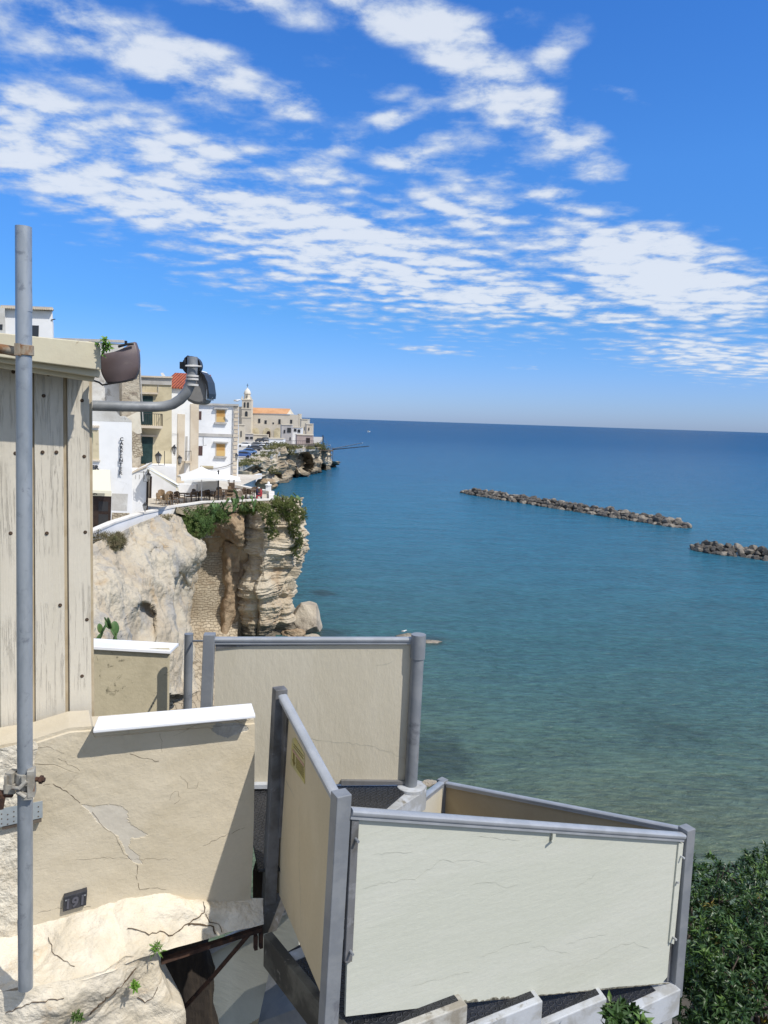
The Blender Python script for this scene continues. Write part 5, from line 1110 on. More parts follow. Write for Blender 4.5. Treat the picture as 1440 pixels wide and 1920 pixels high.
# lean-to right of it
P, zb = F(247, 276, 884, ZG, 53.2, 4, 0, .2); h = House('white_lean_to', 'low white lean-to with sloping top between the shop and the terrace', P, zb, M_whitewall)
h.plate('sloping_top', [(247, 886), (276, 886), (276, 873), (270, 874), (247, 885)], M_whitewall, .0, 3.5); h.plate('top_trim', [(247, 884.5), (276, 872), (276, 875), (247, 888)], M_stonecream, .1, 3.7)
for x in (254, 261, 270): h.rect('vent_slot', x, 890, x+1.2, 898, M_trimgrey, .02)
h.rect('dark_post', 275, 903, 278.5, 962, M_darkdoor, .05, .15)
lantern((278.5, 893), 52.6, .75, 'small lantern on the edge of the white lean-to', 1, (-1, 0, 0)); lantern((271.5, 950), 51.2, .7, 'lantern standing at the white parapet below the lean-to', 1, (0, .3, 0))
# cream house with two balconies doors
P, zb = F(258, 322, 706, ZG, 66, 8, 0, .34); h = House('cream_house', 'weathered cream house with dark teal doors and a small balcony', P, zb, M_creamwall)
h.rect('parapet_band', 256, 706, 322, 720, M_trimgrey, .12, .2); h.rect('roof_edge', 256, 704, 323, 707, M_stonecream, .3, .6)
for (x0, y0, x1, y1) in ((264, 742, 287, 796), (266, 819, 287, 869)): d_ = h.rect('door', x0, y0, x1, y1, M_teal, .03); d_['label'] = 'dark teal double door'
h.rect('door_hood', 262, 735, 296, 738.5, M_stonecream, .35, .35); h.rect('door_hood', 264, 815, 294, 818, M_stonecream, .3, .3)
mb = MB(); a, b = h.q(262, 797, 0), h.q(303, 798.5, 0); mb.prism([a, b, b+h.n*.95, a+h.n*.95], (0, 0, -.22)); bal = put('balcony', mb, M_stonecream, h.o)
mb = MB()
for i in range(12):
    p = a.lerp(b, i/11)+h.n*.9; mb.tube([p, p+Vector((0, 0, 1.0))], .016, 5)
for i in range(5): p = b+h.n*.9*i/4; mb.tube([p, p+Vector((0, 0, 1.0))], .016, 5)
mb.tube([a+h.n*.9+Vector((0, 0, 1)), b+h.n*.9+Vector((0, 0, 1)), b+Vector((0, 0, 1))], .025, 5); put('railing', mb, M_iron, bal)
mb = MB(); mb.tube([h.q(296, 722, .06), h.q(296, 737, .06)], .03, 5); put('drain_pipe', mb, M_trimgrey, h.o)
lantern((297, 858), 63.6, 1.25, 'large street lantern on a post in front of the cream house', 1, (.9, 0, 0))
# white house with red tiles
P, zb = F(300, 372, 727, ZG, 72, 9, 0, .34); h = House('tiled_house', 'white house with a red tiled roof behind the cream house', P, zb, M_whitewall)
mb = MB(); a, b = h.q(300, 727, .3), h.q(372, 731, .3); up = Vector((0, 5, 1.25+.3)); mb.prism([a, b, b+up, a+up], (0, 0, .12)); put('roof', mb, M_tiles, h.o)
h.plate('stone_pilaster', [(333, 776), (347, 777), (345, 905), (331, 905)], M_stonecream, .05, .08); h.plate('stone_corner', [(357, 757), (373, 757), (371, 905), (356, 905)], M_stonecream, .08, .1)
mb = MB(); a, b = h.q(346, 864, 0), h.q(357, 864, 0); mb.prism([a, b, b+h.n*.8, a+h.n*.8], (0, 0, -.15)); bal = put('balcony', mb, M_stonecream, h.o)
mb = MB()
for i in range(5): p = a.lerp(b, i/4)+h.n*.75; mb.tube([p, p+Vector((0, 0, .95))], .016, 5)
mb.tube([a+h.n*.75+Vector((0, 0, .95)), b+h.n*.75+Vector((0, 0, .95)), b+Vector((0, 0, .95))], .025, 5); put('railing', mb, M_iron, bal); h.rect('door', 348, 818, 352, 862, M_trimgrey, .03)
mb = MB(); mb.tube([h.q(323, 813, .1), h.q(334, 812, .1), h.q(334, 870, .1)], .02, 5); put('wall_cable', mb, M_trimgrey, h.o)
ch = thing('chimney', at(307, 704, 71), 'little white chimney leaning at the edge of the red tiled roof', 'chimney'); mb = MB(); mb.hexa([at(304, 706, 71), at(312, 708, 71), at(312, 708, 71.6), at(304, 706, 71.6)], [at(301, 699, 71), at(306, 699, 71), at(306, 699, 71.6), at(301, 699, 71.6)]); put('shaft', mb, M_whitewall, ch)
lantern((326.5, 843), 67, 1.0, 'street lantern hanging in front of the stone pilaster', 1, (.0, .6, 0)); lantern((337, 862), 68, 1.0, 'street lantern lower right of the pilaster lantern', 1, (-.35, .3, 0))
# white house with boarded windows
P, zb = F(371, 447, 757, ZG, 84, 9, 1, .34); h = House('white_house', 'white two-storey house with boarded orange windows and quoined corner', P, zb, M_whitewall)
h.rect('cornice', 371, 755.5, 447, 759, M_trimgrey, .3, .6); h.rect('string_course', 371, 812, 447, 817.5, M_trimgrey, .09, .1)
mb = MB()
for i in range(18):
    y = 762+i*7.4; x0 = 438.6-.03*(y-757)+(0 if i % 2 else 1.6); mb.prism([h.q(X_, Y2, .10) for X_, Y2 in ((x0, y), (447.6-.03*(y-757), y+.2), (447.6-.03*(y-757), y+6.0), (x0, y+5.8))], -h.n*.12)
put('quoins', mb, M_stonecream, h.o)
mb = MB(); mb.tube([h.q(438, 760, .15), h.q(434.5, 895, .15)], .05, 6); put('drain_pipe', mb, M_trimgrey, h.o)
for (y0) in (769, 832.5):
    f = h.rect('window', 404.5, y0-2, 423, y0+24, M_stonecream, .05, .06); h.rect('board', 406, y0, 421.5, y0+12, M_wood_o, .07, .03, f); h.rect('board', 406, y0+12, 421.5, y0+22, M_woodlt, .075, .03, f)
    h.rect('hood', 400.5, y0-5, 427, y0-2.2, M_trimgrey, .38, .4, f); h.rect('sill', 402, y0+22.6, 424.5, y0+25.4, M_trimgrey, .28, .3, f)
for (x0, y0, x1, y1) in ((372.5, 771, 378, 787), (372.5, 836, 380, 854)): h.rect('small_window', x0, y0, x1, y1, mat('maroon_shutter', (.09, .05, .045), rough=.6) if 'maroon_shutter' not in MATS else MATS['maroon_shutter'], .03)
h.rect('lower_patch', 376, 873, 400, 879, M_creamwall, .03)
lantern((443.5, 856), 82.5, .9, 'lantern on the quoined corner of the boarded-window house', 1, (-.3, .4, 0))
mb = MB(); mb.tube([h.q(436, 868, .2), h.q(424, 874, .15), h.q(405, 878, .12), h.q(376, 877, .1)], .03, 4); mb.tube([h.q(381, 819, .05), h.q(381, 836, .2), h.q(386, 834, .6)], .02, 4); put('wall_cable', mb, M_iron, h.o)
an_ = thing('roof_antenna', at(388, 757, 84), 'small tangled aerial on the roof edge beside the lamp cover', 'aerial'); mb = MB(); b_ = at(388, 758, 84)
mb.tube([b_, b_+Vector((0, 0, .8))], .025, 5)
for k in range(4): mb.tube([b_+Vector((-.35+.05*k, 0, .35+.13*k)), b_+Vector((.45-.05*k, .1, .38+.13*k))], .015, 4)
put('rods', mb, M_iron, an_)
def gull(px, py, Y, s, label, fly=False):
    p = at(px, py, Y); t = thing('seagull', p, label, 'bird'); mb = MB(); mb.tube([p+Vector((-.28*s, 0, -.02)), p+Vector((-.12*s, 0, 0)), p+Vector((.08*s, 0, .03)), p+Vector((.2*s, 0, .10)), p+Vector((.26*s, 0, .11)), p+Vector((.33*s, 0, .09))], [.02*s, .08*s, .09*s, .05*s, .05*s, .01*s], 8); put('body', mb, M_white, t, smooth=True)
    mb = MB()
    if fly:
        for sg in (-1, 1): mb.hexa([p+Vector((-.1, 0, .03))*s, p+Vector((.1, 0, .03))*s, p+Vector((.05, sg*.3, .25))*s, p+Vector((-.08, sg*.3, .25))*s], [v+Vector((0, 0, .02)) for v in (p+Vector((-.1, 0, .03))*s, p+Vector((.1, 0, .03))*s, p+Vector((.05, sg*.3, .25))*s, p+Vector((-.08, sg*.3, .25))*s)]); mb.hexa([p+Vector((.05, sg*.3, .25))*s, p+Vector((-.08, sg*.3, .25))*s, p+Vector((-.2, sg*.75, .2))*s, p+Vector((-.16, sg*.75, .2))*s], [v+Vector((0, 0, .02)) for v in (p+Vector((.05, sg*.3, .25))*s, p+Vector((-.08, sg*.3, .25))*s, p+Vector((-.2, sg*.75, .2))*s, p+Vector((-.16, sg*.75, .2))*s)])
    else: mb.ball(p+Vector((-.08*s, 0, .03*s)), .18*s, 1, .5, .4)
    put('wing', mb, M_trimgrey, t, smooth=True)
gull(444, 751.5, 84, 1.3, 'white seagull perched on the corner of the boarded-window house'); gull(691, 810, 150, 1.1, 'seagull gliding low over the open sea right of the fishing poles', True)
gull(757, 1184, 63.4, .8, 'white seagull sitting on the pale rock awash')
# low annex under the cream house, awning beside the terrace
P, zb = F(280, 330, 874, ZT-.1, 63, 3, 0, .34); h = House('ground_floor_annex', 'low white ground-floor annex behind the slanting café awning', P, zb, M_whitewall, 'annex')
h.rect('doorway', 281, 893, 285, 935, M_darkdoor, .03)
aw = thing('cafe_awning', at(306, 905, 54), 'slanting cream awning over the near end of the café terrace', 'awning')
mb = MB(); mb.prism([at(277, 876, 52.5), at(284, 877, 57), at(337, 908, 56), at(333, 911, 52.5)], (0, 0, -.06)); mb.prism([at(277, 876, 52.5), at(333, 909, 52.5), at(336, 922, 52.5), at(331, 915, 52.5), at(277, 880, 52.5)], (0, .04, 0)); put('cloth', mb, M_awning, aw)
mb = MB(); mb.tube([at(277, 878, 52.4), at(334, 910, 52.4)], .04, 6); mb.tube([at(334, 910, 55.5), at(333, 912, 52.4)], .035, 6); put('arm', mb, M_white, aw)
# second white garden wall beyond the white house
gw = thing('garden_wall', at(470, 905, 92), 'white angled garden wall beyond the boarded-window house', 'wall')
mb = MB(); zq = at(490, 888, 95).z; P = [at(440, 893, 88), at(470, 889, 90), at(491, 887, 95)]; P2 = [Vector((p.x, p.y, zq)) for p in P]
ribbon(mb, P2, .4, ZT-4.5, zq); put('wall_body', mb, M_whitewall, gw)
mb = MB(); P = [Vector((at(440, 880, 96).x, 96, at(440, 882, 96).z)), Vector((at(468, 886, 94).x, 94, at(440, 882, 96).z-.35))]; ribbon(mb, P, .4, ZT-4.5, P[0].z); put('rear_wall', mb, M_creamwall, gw)
for i, (px, py, r, sv) in enumerate(((497, 906, .9, (1.4, .9, .7)), (482, 909, .8, (1.3, .9, .7)), (508, 913, .8, (1, .9, .8)))):
    me = boulder_mesh(60+i, 4, .3, sv, .6); me.materials.append(M_brownrock); o = bpy.data.objects.new('rock_outcrop', me); sc.collection.objects.link(o); o.location = at(px, py, 92+i*3); o.scale = (r, r, r)
    tag(o, ('rock outcrop below the end of the white garden wall', 'rock outcrop at the foot of the garden wall, behind the terrace tables', 'rock outcrop behind the parapet corner pier')[i], 'rock')

# ---------- café furniture
def zT(px, Y):  # point on the terrace floor
    q = at(px, 900, Y); return Vector((q.x, Y, ZT))
def make_chair(m, label, group):
    t = thing('cafe_chair', (0, 0, 0), label, 'chair', group); mb = MB(); mb.box((0, 0, .44), (.48, .46, .06)); put('seat', mb, m, t, bevel=.015)
    mb = MB(); Pn = np.array([[(-.26+.52*u, .22+.05*v-.10*abs(u-.5)*2, .46+.44*v-.10*(2*u-1)**2*v) for u in np.linspace(0, 1, 7)] for v in np.linspace(0, 1, 5)]); mb.grid(Pn); put('backrest', mb, m, t, solid=.03)
    for sx_ in (-1, 1):
        mb = MB(); mb.tube([(.23*sx_, -.2, .62), (.25*sx_, .22, .66)], .022, 6); put('armrest', mb, m, t)
        for sy_ in (-1, 1): mb = MB(); mb.tube([(.20*sx_, .19*sy_, .43), (.23*sx_, .22*sy_, 0)], .02, 6); put('leg', mb, m, t)
    return t
def make_table(label, group):
    t = thing('cafe_table', (0, 0, 0), label, 'table', group); mb = MB(); mb.box((0, 0, .735), (.8, .8, .035)); put('table_top', mb, M_rattan, t, bevel=.008); mb = MB(); mb.tube([(0, 0, .72), (0, 0, .04)], .035, 8); put('leg', mb, M_iron, t); mb = MB(); mb.box((0, 0, .02), (.5, .5, .04)); put('base', mb, M_iron, t); return t
ORD = 'first second third fourth fifth sixth seventh eighth ninth tenth eleventh twelfth thirteenth fourteenth fifteenth sixteenth seventeenth eighteenth nineteenth'.split()
def drop(proto, spots, used=[0]):
    base = proto['label']; order = sorted(range(len(spots)), key=lambda i: spots[i][0]); rank = {i: k for k, i in enumerate(order)}
    for i, (px, Y, a) in enumerate(spots):
        Y += 1.4
        o = proto if i == 0 else copy_tree(proto); o['label'] = '%s from the left of the %s' % (ORD[rank[i]], base); o.location = zT(px, Y); o.rotation_euler = (0, 0, a); ROOT[o.name] = o.location
drop(make_chair(M_rattanlt, 'pale rattan chairs at the near sunny terrace end', 'pale rattan chairs at the near end'), [(300, 57.5, 1.3), (307, 58.0, -1.4), (312, 56.8, 2.9), (318, 59, .2), (303, 60, .4)])
drop(make_chair(M_rattan, 'dark rattan café chairs under and beside the parasols', 'dark rattan café chairs'), [(329, 59, -.3), (326, 57.4, 2.2), (340, 58.6, 1.7), (354, 59.6, -1.5), (364, 60, -1.3), (367, 61.5, 1.2), (380, 60.5, 3.0), (388, 60.8, .3), (396, 61.5, 1.5), (399, 60.6, -1.2), (412, 61.4, .4), (420, 62, -1.8), (413, 64, .8), (455, 63.0, -.6), (462, 64.2, 1.1), (470, 63.4, 2.5), (478, 65, .3), (446, 62.6, 1.5), (486, 64.2, 3.4)])
drop(make_table('square brown café tables among the rattan chairs', 'café tables on the terrace'), [(318, 58, .1), (346, 59.2, .2), (372, 60.6, .1), (392, 61.3, .3), (419, 63.2, .1), (460, 63.8, .2), (477, 64.2, .2), (440, 64.5, 0)])
drop(make_chair(mat('pale_low_chair', (.34, .27, .21), (.26, .20, .15), nscale=10), 'grey-beige low chairs close behind the parapet coping', 'grey-beige low chairs'), [(431, 60.9, .1), (440, 61.0, -.3), (449, 61.2, .2)])
# stack of upturned rattan chairs
stk_ = thing('chair_stack', zT(430, 62), 'tall stack of brown rattan chairs with legs pointing up', 'chair stack')
for i, (dz, a) in enumerate(((0, 0), (.28, .1), (.56, -.1))):
    mb = MB(); b = zT(430, 62)+Vector((.08*i, 0, dz)); mb.box(b+Vector((0, 0, .46)), (.52, .5, .10), rz=a); mb.box(b+Vector((0, .2, .75)), (.5, .06, .5), rz=a)
    for sx_ in (-1, 1):
        for sy_ in (-1, 1):
            if i == 0: mb.tube([b+Vector((.2*sx_, .2*sy_, .45)), b+Vector((.24*sx_, .22*sy_, 0))], .03, 6)
            if i == 2: mb.tube([b+Vector((.2*sx_, .2*sy_, .95)), b+Vector((.22*sx_, .22*sy_, 1.28))], .03, 6)
    put('stacked_chair', mb, M_rattanlt if i < 2 else M_rattan, stk_, bevel=.02)
# parasols
def parasol(px, py_apex, Y, half, label, mast, rz=.3, hgt=.75, cant=None):
    ap = at(px, py_apex, Y); base = Vector((ap.x, ap.y, ZT)); t = thing('parasol', base, label, 'parasol'); zr = ap.z-hgt; mb = MB(); n = 12; vs = [ap]; fs = []
    rim = []
    for s_ in range(4):
        a0 = rz+s_*math.pi/2+math.pi/4; a1 = a0+math.pi/2; p0 = Vector((math.cos(a0), math.sin(a0), 0))*half*1.414; p1 = Vector((math.cos(a1), math.sin(a1), 0))*half*1.414
        for k in range(n//2): u = k/(n//2); q = p0.lerp(p1, u); rim.append(Vector((ap.x+q.x*(1-.05*math.sin(math.pi*u)), ap.y+q.y*(1-.05*math.sin(math.pi*u)), zr+.10*math.sin(math.pi*u))))
    mid = [ap.lerp(r_, .5)+Vector((0, 0, -.04)) for r_ in rim]; m_ = len(rim); vs += mid+rim+[r_+Vector((0, 0, -.16)) for r_ in rim]
    for k in range(m_): j = (k+1) % m_; fs += [(0, 1+k, 1+j), (1+k, 1+m_+k, 1+m_+j, 1+j), (1+m_+k, 1+2*m_+k, 1+2*m_+j, 1+m_+j)]
    mb.add(vs, fs); put('canopy', mb, M_parasol, t, solid=.01); mb = MB(); mb.tube([ap+Vector((0, 0, .05)), base if cant is None else ap+Vector((0, 0, -.6))], .04, 8); put('mast', mb, M_white if cant is None else M_iron, t, smooth=40)
    mb = MB()
    for k in range(0, m_, m_//8 or 1): mb.tube([ap+Vector((0, 0, -.12)), rim[k]+Vector((0, 0, -.03))], .015, 4)
    put('ribs', mb, M_white, t)
    if cant:
        c0 = zT(*cant); tp_ = Vector((c0.x, c0.y, at(410, 882, cant[1]).z)); mb = MB(); mb.tube([c0, tp_], .06, 8); put('cantilever_post', mb, M_iron, t, smooth=40); mb = MB(); mb.tube([tp_, tp_+(ap-tp_)*.3+Vector((0, 0, -.7)), ap+Vector((0, 0, -.55))], .035, 6); put('arm', mb, M_iron, t)
    return t
parasol(378, 875, 61.5, 1.75, 'nearer white square parasol over the left café tables', None, .35, .85)
parasol(408, 884, 66.5, 1.95, 'farther white parasol on a dark cantilever post', None, .2, .62, (409.5, 62.2))
lk = thing('serving_counter', zT(383, 66), 'low white counter and draped screen under the parasols', 'counter'); mb = MB(); mb.box(zT(378, 67)+Vector((0, 0, .75)), (3.0, .3, 1.5)); put('screen', mb, M_parasol, lk); mb = MB(); mb.box(zT(352, 66)+Vector((0, 0, .5)), (1.6, .6, 1.0)); put('counter', mb, M_whitewall, lk)
# seated guest in red
def person_seated(base, ux, shirt, label):
    t = thing('person', base, label, 'person'); uy = Vector((-ux.y, ux.x, 0)); Z_ = Vector((0, 0, 1)); L = lambda x, y, z: tuple(ux*x+uy*y+Z_*z)
    V = [L(0, 0, .50), L(0, -.02, .75), L(0, 0, 1.0), L(0, .02, 1.12), L(0, .05, 1.28), L(.10, 0, .5), L(.12, .42, .52), L(.12, .45, .1), L(.12, .58, .06), L(-.10, 0, .5), L(-.12, .42, .52), L(-.12, .45, .1), L(-.12, .58, .06), L(.20, 0, 1.0), L(.25, .08, .76), L(.2, .32, .78), L(-.20, 0, 1.0), L(-.25, .08, .76), L(-.2, .32, .78)]
    E = [(0, 1), (1, 2), (2, 3), (3, 4), (0, 5), (5, 6), (6, 7), (7, 8), (0, 9), (9, 10), (10, 11), (11, 12), (2, 13), (13, 14), (14, 15), (2, 16), (16, 17), (17, 18)]
    Rr2 = [.15, .14, .15, .06, .105, .10, .075, .05, .045, .10, .075, .05, .045, .07, .05, .04, .07, .05, .04]
    me = bpy.data.meshes.new('body'); me.from_pydata(V, E, []); me.materials.append(mat('guest_clothes_'+str(len(MATS)), shirt)); o = bpy.data.objects.new('body', me); sc.collection.objects.link(o); o.parent = t
    sk = o.modifiers.new('skin', 'SKIN')
    for i, r in enumerate(Rr2): me.skin_vertices[0].data[i].radius = (r, r)
    me.skin_vertices[0].data[0].use_root = True; o.modifiers.new('sub', 'SUBSURF').levels = 1
    mb = MB(); mb.ball(Vector(base)+Vector(L(0, .05, 1.27)), .10, 1, 1, 1.2); ROOT[t.name] = Vector(base); put('head', mb, mat('skin_tone', (.45, .27, .19)) if 'skin_tone' not in MATS else MATS['skin_tone'], t, smooth=True)
    mb = MB(); mb.ball(Vector(base)+Vector(L(0, .02, 1.31)), .108, 1, 1, 1.0); put('hair', mb, M_darkdoor, t, smooth=True)
    return t
person_seated(zT(490, 63.9), Vector((0, 1, 0)), (.42, .05, .06), 'seated guest in a red top near the parapet corner').scale = (.8, .8, .8)
person_seated(zT(482, 64.6), Vector((0, -1, 0)), (.02, .025, .06), 'seated guest in dark clothes beside the guest in red').scale = (.8, .8, .8)

# ================================================================== far headland with the church
M_farcliff = mat('far_limestone', (.56, .48, .36), (.34, .27, .18), nscale=.14, bump=0, spots=((.17, .13, .085), .22, .52, .66), extra=strata(.8, .35, (.15, .12, .08)))
M_fargreen = mat('cliff_scrub', (.09, .10, .035), (.17, .16, .07), nscale=.4, spots=((.24, .20, .12), .5, .58, .7))
M_churchwall = mat('church_stone', (.60, .54, .45), (.52, .46, .37), nscale=.15, spots=((.36, .30, .23), .3, .60, .74), bump=.3, bscale=1.2, bdist=.1)
M_churchlt = mat('pale_church_stone', (.68, .61, .49), (.60, .53, .42), nscale=.2)
M_roofor = mat('orange_flat_tiles', (.60, .33, .17), (.52, .27, .13), nscale=.3)
M_pink = mat('pinkish_plaster', (.46, .37, .34), (.38, .30, .28), nscale=.3)
M_farhouse = mat('grey_violet_plaster', (.42, .40, .40), (.50, .47, .45), nscale=.3)
M_asph = mat('pale_parking_ground', (.50, .47, .42), (.42, .39, .34), nscale=.15)
ZH = 9.3
def fcol(x, ytop, Yt, ybase, Yb, ms):
    """cliff column from its rim pixel to the waterline pixel"""
    n = 7; out = []
    for i in range(n+1):
        t = i/n; out.append(at(x, ytop+(ybase-ytop)*t, Yt+(Yb-Yt)*t-ms*math.sin(math.pi*t)*0))
    out.append(at(x, ybase+12, Yb+1)); return out
fc = [(425, 884, 118, 958, 150), (445, 873, 136, 948, 158), (470, 860, 156, 940, 168), (490, 852, 172, 930, 178), (508, 845, 187, 919, 190), (522, 840, 203, 912, 200), (538, 836, 214, 903, 214), (553, 834, 222, 893, 233), (566, 834, 230, 898, 226), (580, 834, 238, 892, 238), (592, 834, 245, 887, 250), (600, 836, 252, 886, 252), (612, 842, 262, 881, 266), (621, 850, 270, 878, 276), (625, 866, 282, 874, 292), (618, 862, 310, 868, 320), (585, 850, 350, 852, 360)]
net = [fcol(x, yt, Yt, yb, Yb, 0) for (x, yt, Yt, yb, Yb) in fc]; net = [[net[j][i] for j in range(len(net))] for i in range(9)]
FP = interp_net(net, 130, 330)
def fd(p):
    a = mn.fractal(Vector((p.x*.03, p.y*.03, p.z*.42+.6*mn.noise(Vector((p.x*.08, p.y*.08, 0))))), .8, 2, 4)
    k = max(0, min(1, (ZH+.4-p.z)/1.5))
    return (a*1.0+fb(p, .075, 3, seed=3)*1.9+fb(p, .3, 5, seed=8)*1.0-1.3*max(0, .14-abs(mn.noise(Vector((p.x*.11, p.y*.11, p.z*.015)))))/.14)*k
FP = displace(FP, fd)
FP = hollow(FP, [(572, 868, 14, 20, 9), (607, 877, 4, 9, 7), (470, 880, 16, 9, 4), (560, 896, 10, 8, 5), (515, 893, 12, 8, 4)])
head = thing('headland_cliff', Vector((-30, 230, 0)), 'far headland cliff carrying the church and the parked cars', 'cliff'); head['kind'] = 'structure'
mb = MB(); mb.grid(FP); put('cliff_face', mb, M_farcliff, head, smooth=False)
rim = [at(x, yt, Yt) for (x, yt, Yt, yb, Yb) in fc]
mb = MB(); mb.prism([Vector((p.x, p.y, ZH-.6)) for p in rim[:11]]+[Vector((-31, 380, ZH-.6)), Vector((-160, 380, ZH-.6)), Vector((-160, 110, ZH-.6))], (0, 0, -1)); put('headland_ground', mb, M_asph)['kind'] = 'structure'
# grassy fringe along the rim
def farbush(name, spec, m, label, seed, L=.9):
    rnd = random.Random(seed); cs = []; ns = []
    for (x, y, Y, rx, rz_, n) in spec:
        c = at(x, y, Y)
        for _ in range(int(n*1.3)):
            d = Vector((rnd.gauss(0, .42)*rx, rnd.gauss(0, .42)*rx, abs(rnd.gauss(0, .4))*rz_-.4)); cs.append(c+d); ns.append(Vector((rnd.uniform(-.5, .5), rnd.uniform(-1, 0), 1)))
    o = put(name, leaf_mesh(cs, ns, 8, L*.5, L*.2, rnd), m); tag(o, label, 'shrub'); return o
farbush('hillside_shrub', [(520, 836, 215, 3, 1.2, 120), (511, 840, 205, 2.5, .8, 80), (528, 834, 222, 2.5, 1.2, 90)], M_fargreen, 'olive green shrub on the headland beside the white wall', 71)
farbush('rim_scrub', [(450, 869, 138, 2, .5, 90), (470, 862, 152, 2.5, .5, 100), (490, 853, 170, 2.5, .6, 100), (503, 848, 185, 2.5, .6, 90), (460, 866, 145, 2, .4, 80)], M_fargreen, 'dry scrub along the cliff rim under the parked cars', 72, .6)
farbush('rim_scrub', [(541, 838, 214, 2, .8, 90), (555, 838, 222, 2, .8, 60), (598, 836, 246, 2.5, 1.6, 120), (606, 841, 252, 2, 1.0, 70), (545, 850, 212, 1.5, 2.0, 70), (580, 840, 236, 2.5, .8, 80)], M_fargreen, 'dark scrub hanging over the rim under the pinkish house', 73, .8)
farbush('rim_scrub', [(499, 870, 180, 1.5, 3.5, 120), (507, 885, 187, 2, 2.5, 100), (490, 880, 176, 2, 2, 70)], M_fargreen, 'green creeper patch in the middle of the far cliff face', 74, .7)
mb = MB(); mb.prism([at(497, 870, 178.0), at(499, 870, 178.0), at(499, 874, 178.0)], (0, .1, 0))
# church: tower, dome, nave
YC = 300
def fbox(name, x0, x1, yt, Y, depth, m, parent, side=0, zb=ZH-1):
    a, b = at(x0, yt, Y), at(x1, yt, Y); z = a.z; bk = at(x1+side, yt, Y+depth); mb = MB()
    mb.prism([Vector((a.x, Y, zb)), Vector((b.x, Y, zb)), Vector((bk.x, Y+depth, zb)), Vector((a.x-depth*.2, Y+depth, zb))], (0, 0, z-zb)); return put(name, mb, m, parent)
def frect(name, x0, y0, x1, y1, Y, m, parent, arch=False, pr=.15):
    a, b, c_, d_ = (at(*q, Y-pr) for q in ((x0, y1), (x1, y1), (x1, y0), (x0, y0))); P = [Vector((v.x, Y-pr, v.z)) for v in (a, b, c_, d_)]
    w_ = P[1].x-P[0].x; x0_, x1_ = P[0].x, P[1].x; z0_, z1_ = P[0].z, P[3].z; P = [Vector((x0_, Y-pr, z0_)), Vector((x1_, Y-pr, z0_))]
    if arch:
        for k in range(9): t = math.pi*k/8; P.append(Vector(((x0_+x1_)/2+math.cos(t)*w_/2, Y-pr, z1_-w_/2+math.sin(t)*w_/2)))
    else: P += [Vector((x1_, Y-pr, z1_)), Vector((x0_, Y-pr, z1_))]
    mb = MB(); mb.prism(P, (0, pr+.1, 0)); return put(name, mb, m, parent)
church = thing('church', Vector((-45, YC, ZH)), 'stone church with domed bell tower and orange roof on the headland', 'church')
A_, B_ = at(453, 812, YC), at(470, 812, YC); zt1 = at(453, 749.5, YC).z; cxT = (A_.x+B_.x)/2; wT = (B_.x-A_.x)
mb = MB(); mb.box((cxT, YC+wT/2, (ZH-2+zt1)/2), (wT, wT, zt1-ZH+2)); tw = put('bell_tower', mb, M_churchwall, church)
mb = MB(); mb.box((cxT+wT*.52, YC+wT*.5, (ZH+zt1)/2), (wT*.06, wT*.98, zt1-ZH)); put('tower_side', mb, M_churchlt, tw)
for y in (749.5, 766, 782): z = at(461, y, YC).z; mb = MB(); mb.box((cxT, YC+wT/2, z), (wT*1.12, wT*1.12, .35)); put('cornice', mb, M_churchlt, tw)
for (x0, y0, x1, y1) in ((457.2, 754, 460.2, 764), (463.2, 754, 466.6, 764.5), (459.4, 771, 464.2, 781)): frect('belfry_opening', x0, y0, x1, y1, YC, M_glassdk, tw, True)
zo = at(461, 738, YC).z
mb = MB(); mb.lathe([(wT*.46, zt1), (wT*.36, zt1+.9), (wT*.34, zo-.2), (wT*.42, zo-.1), (wT*.42, zo+.15)], (cxT, YC+wT/2, 0), 8, R(22.5)); put('lantern_drum', mb, M_churchlt, tw)
mb = MB(); z2 = at(461, 727.5, YC).z; mb.lathe([(wT*.36, zo+.1), (wT*.355, zo+.7), (wT*.30, zo+(z2-zo)*.5), (wT*.18, zo+(z2-zo)*.8), (wT*.05, z2), (wT*.03, z2+.3)], (cxT, YC+wT/2, 0), 20); put('dome', mb, mat('whitish_dome', (.74, .68, .58)), tw, smooth=50)
mb = MB(); c = Vector((cxT, YC+wT/2, z2)); mb.box(c+Vector((0, 0, .9)), (.14, .14, 1.7)); mb.box(c+Vector((0, 0, 1.15)), (.8, .12, .14)); put('cross', mb, M_iron, tw)
for sx_ in (-1, 1):
    mb = MB(); mb.hexa([Vector((cxT+sx_*wT*.5+d, YC+e, zt1)) for d, e in ((-.3, 0), (.3, 0), (.3, .5), (-.3, .5))], [Vector((cxT+sx_*wT*.47+d, YC+e, zt1+1.3)) for d, e in ((-.15, 0), (.15, 0), (.15, .4), (-.15, .4))]); put('pinnacle', mb, M_churchlt, tw)
frect('drum_window', 462, 741, 463.6, 745.5, YC+wT*.1, M_glassdk, tw, True)
YN = 304
fbox('nave_wall', 469, 561, 775, YN, 12, M_churchwall, church, 2)
fbox('side_aisle', 441, 453.5, 762, YN, 6, M_churchwall, church)
mb = MB(); a, b = at(470, 775, YN-.3), at(538, 776.5, YN-.3); zr = at(480, 765, YN+4).z; mb.prism([a, b, Vector((b.x+.8, YN+4, zr)), Vector((a.x, YN+4, zr)), ], (0, 0, .15)); put('roof', mb, M_roofor, church)
mb = MB(); mb.add([b, Vector((b.x+.8, YN+4, zr)), Vector((b.x+1.8, YN+8, b.z))], [(0, 1, 2)]); mb.add([b+Vector((.01, 0, 0)), Vector((b.x+.81, YN+4, zr)), at(545, 776.5, YN-.3)], [(0, 1, 2)]); put('gable', mb, M_churchlt, church)
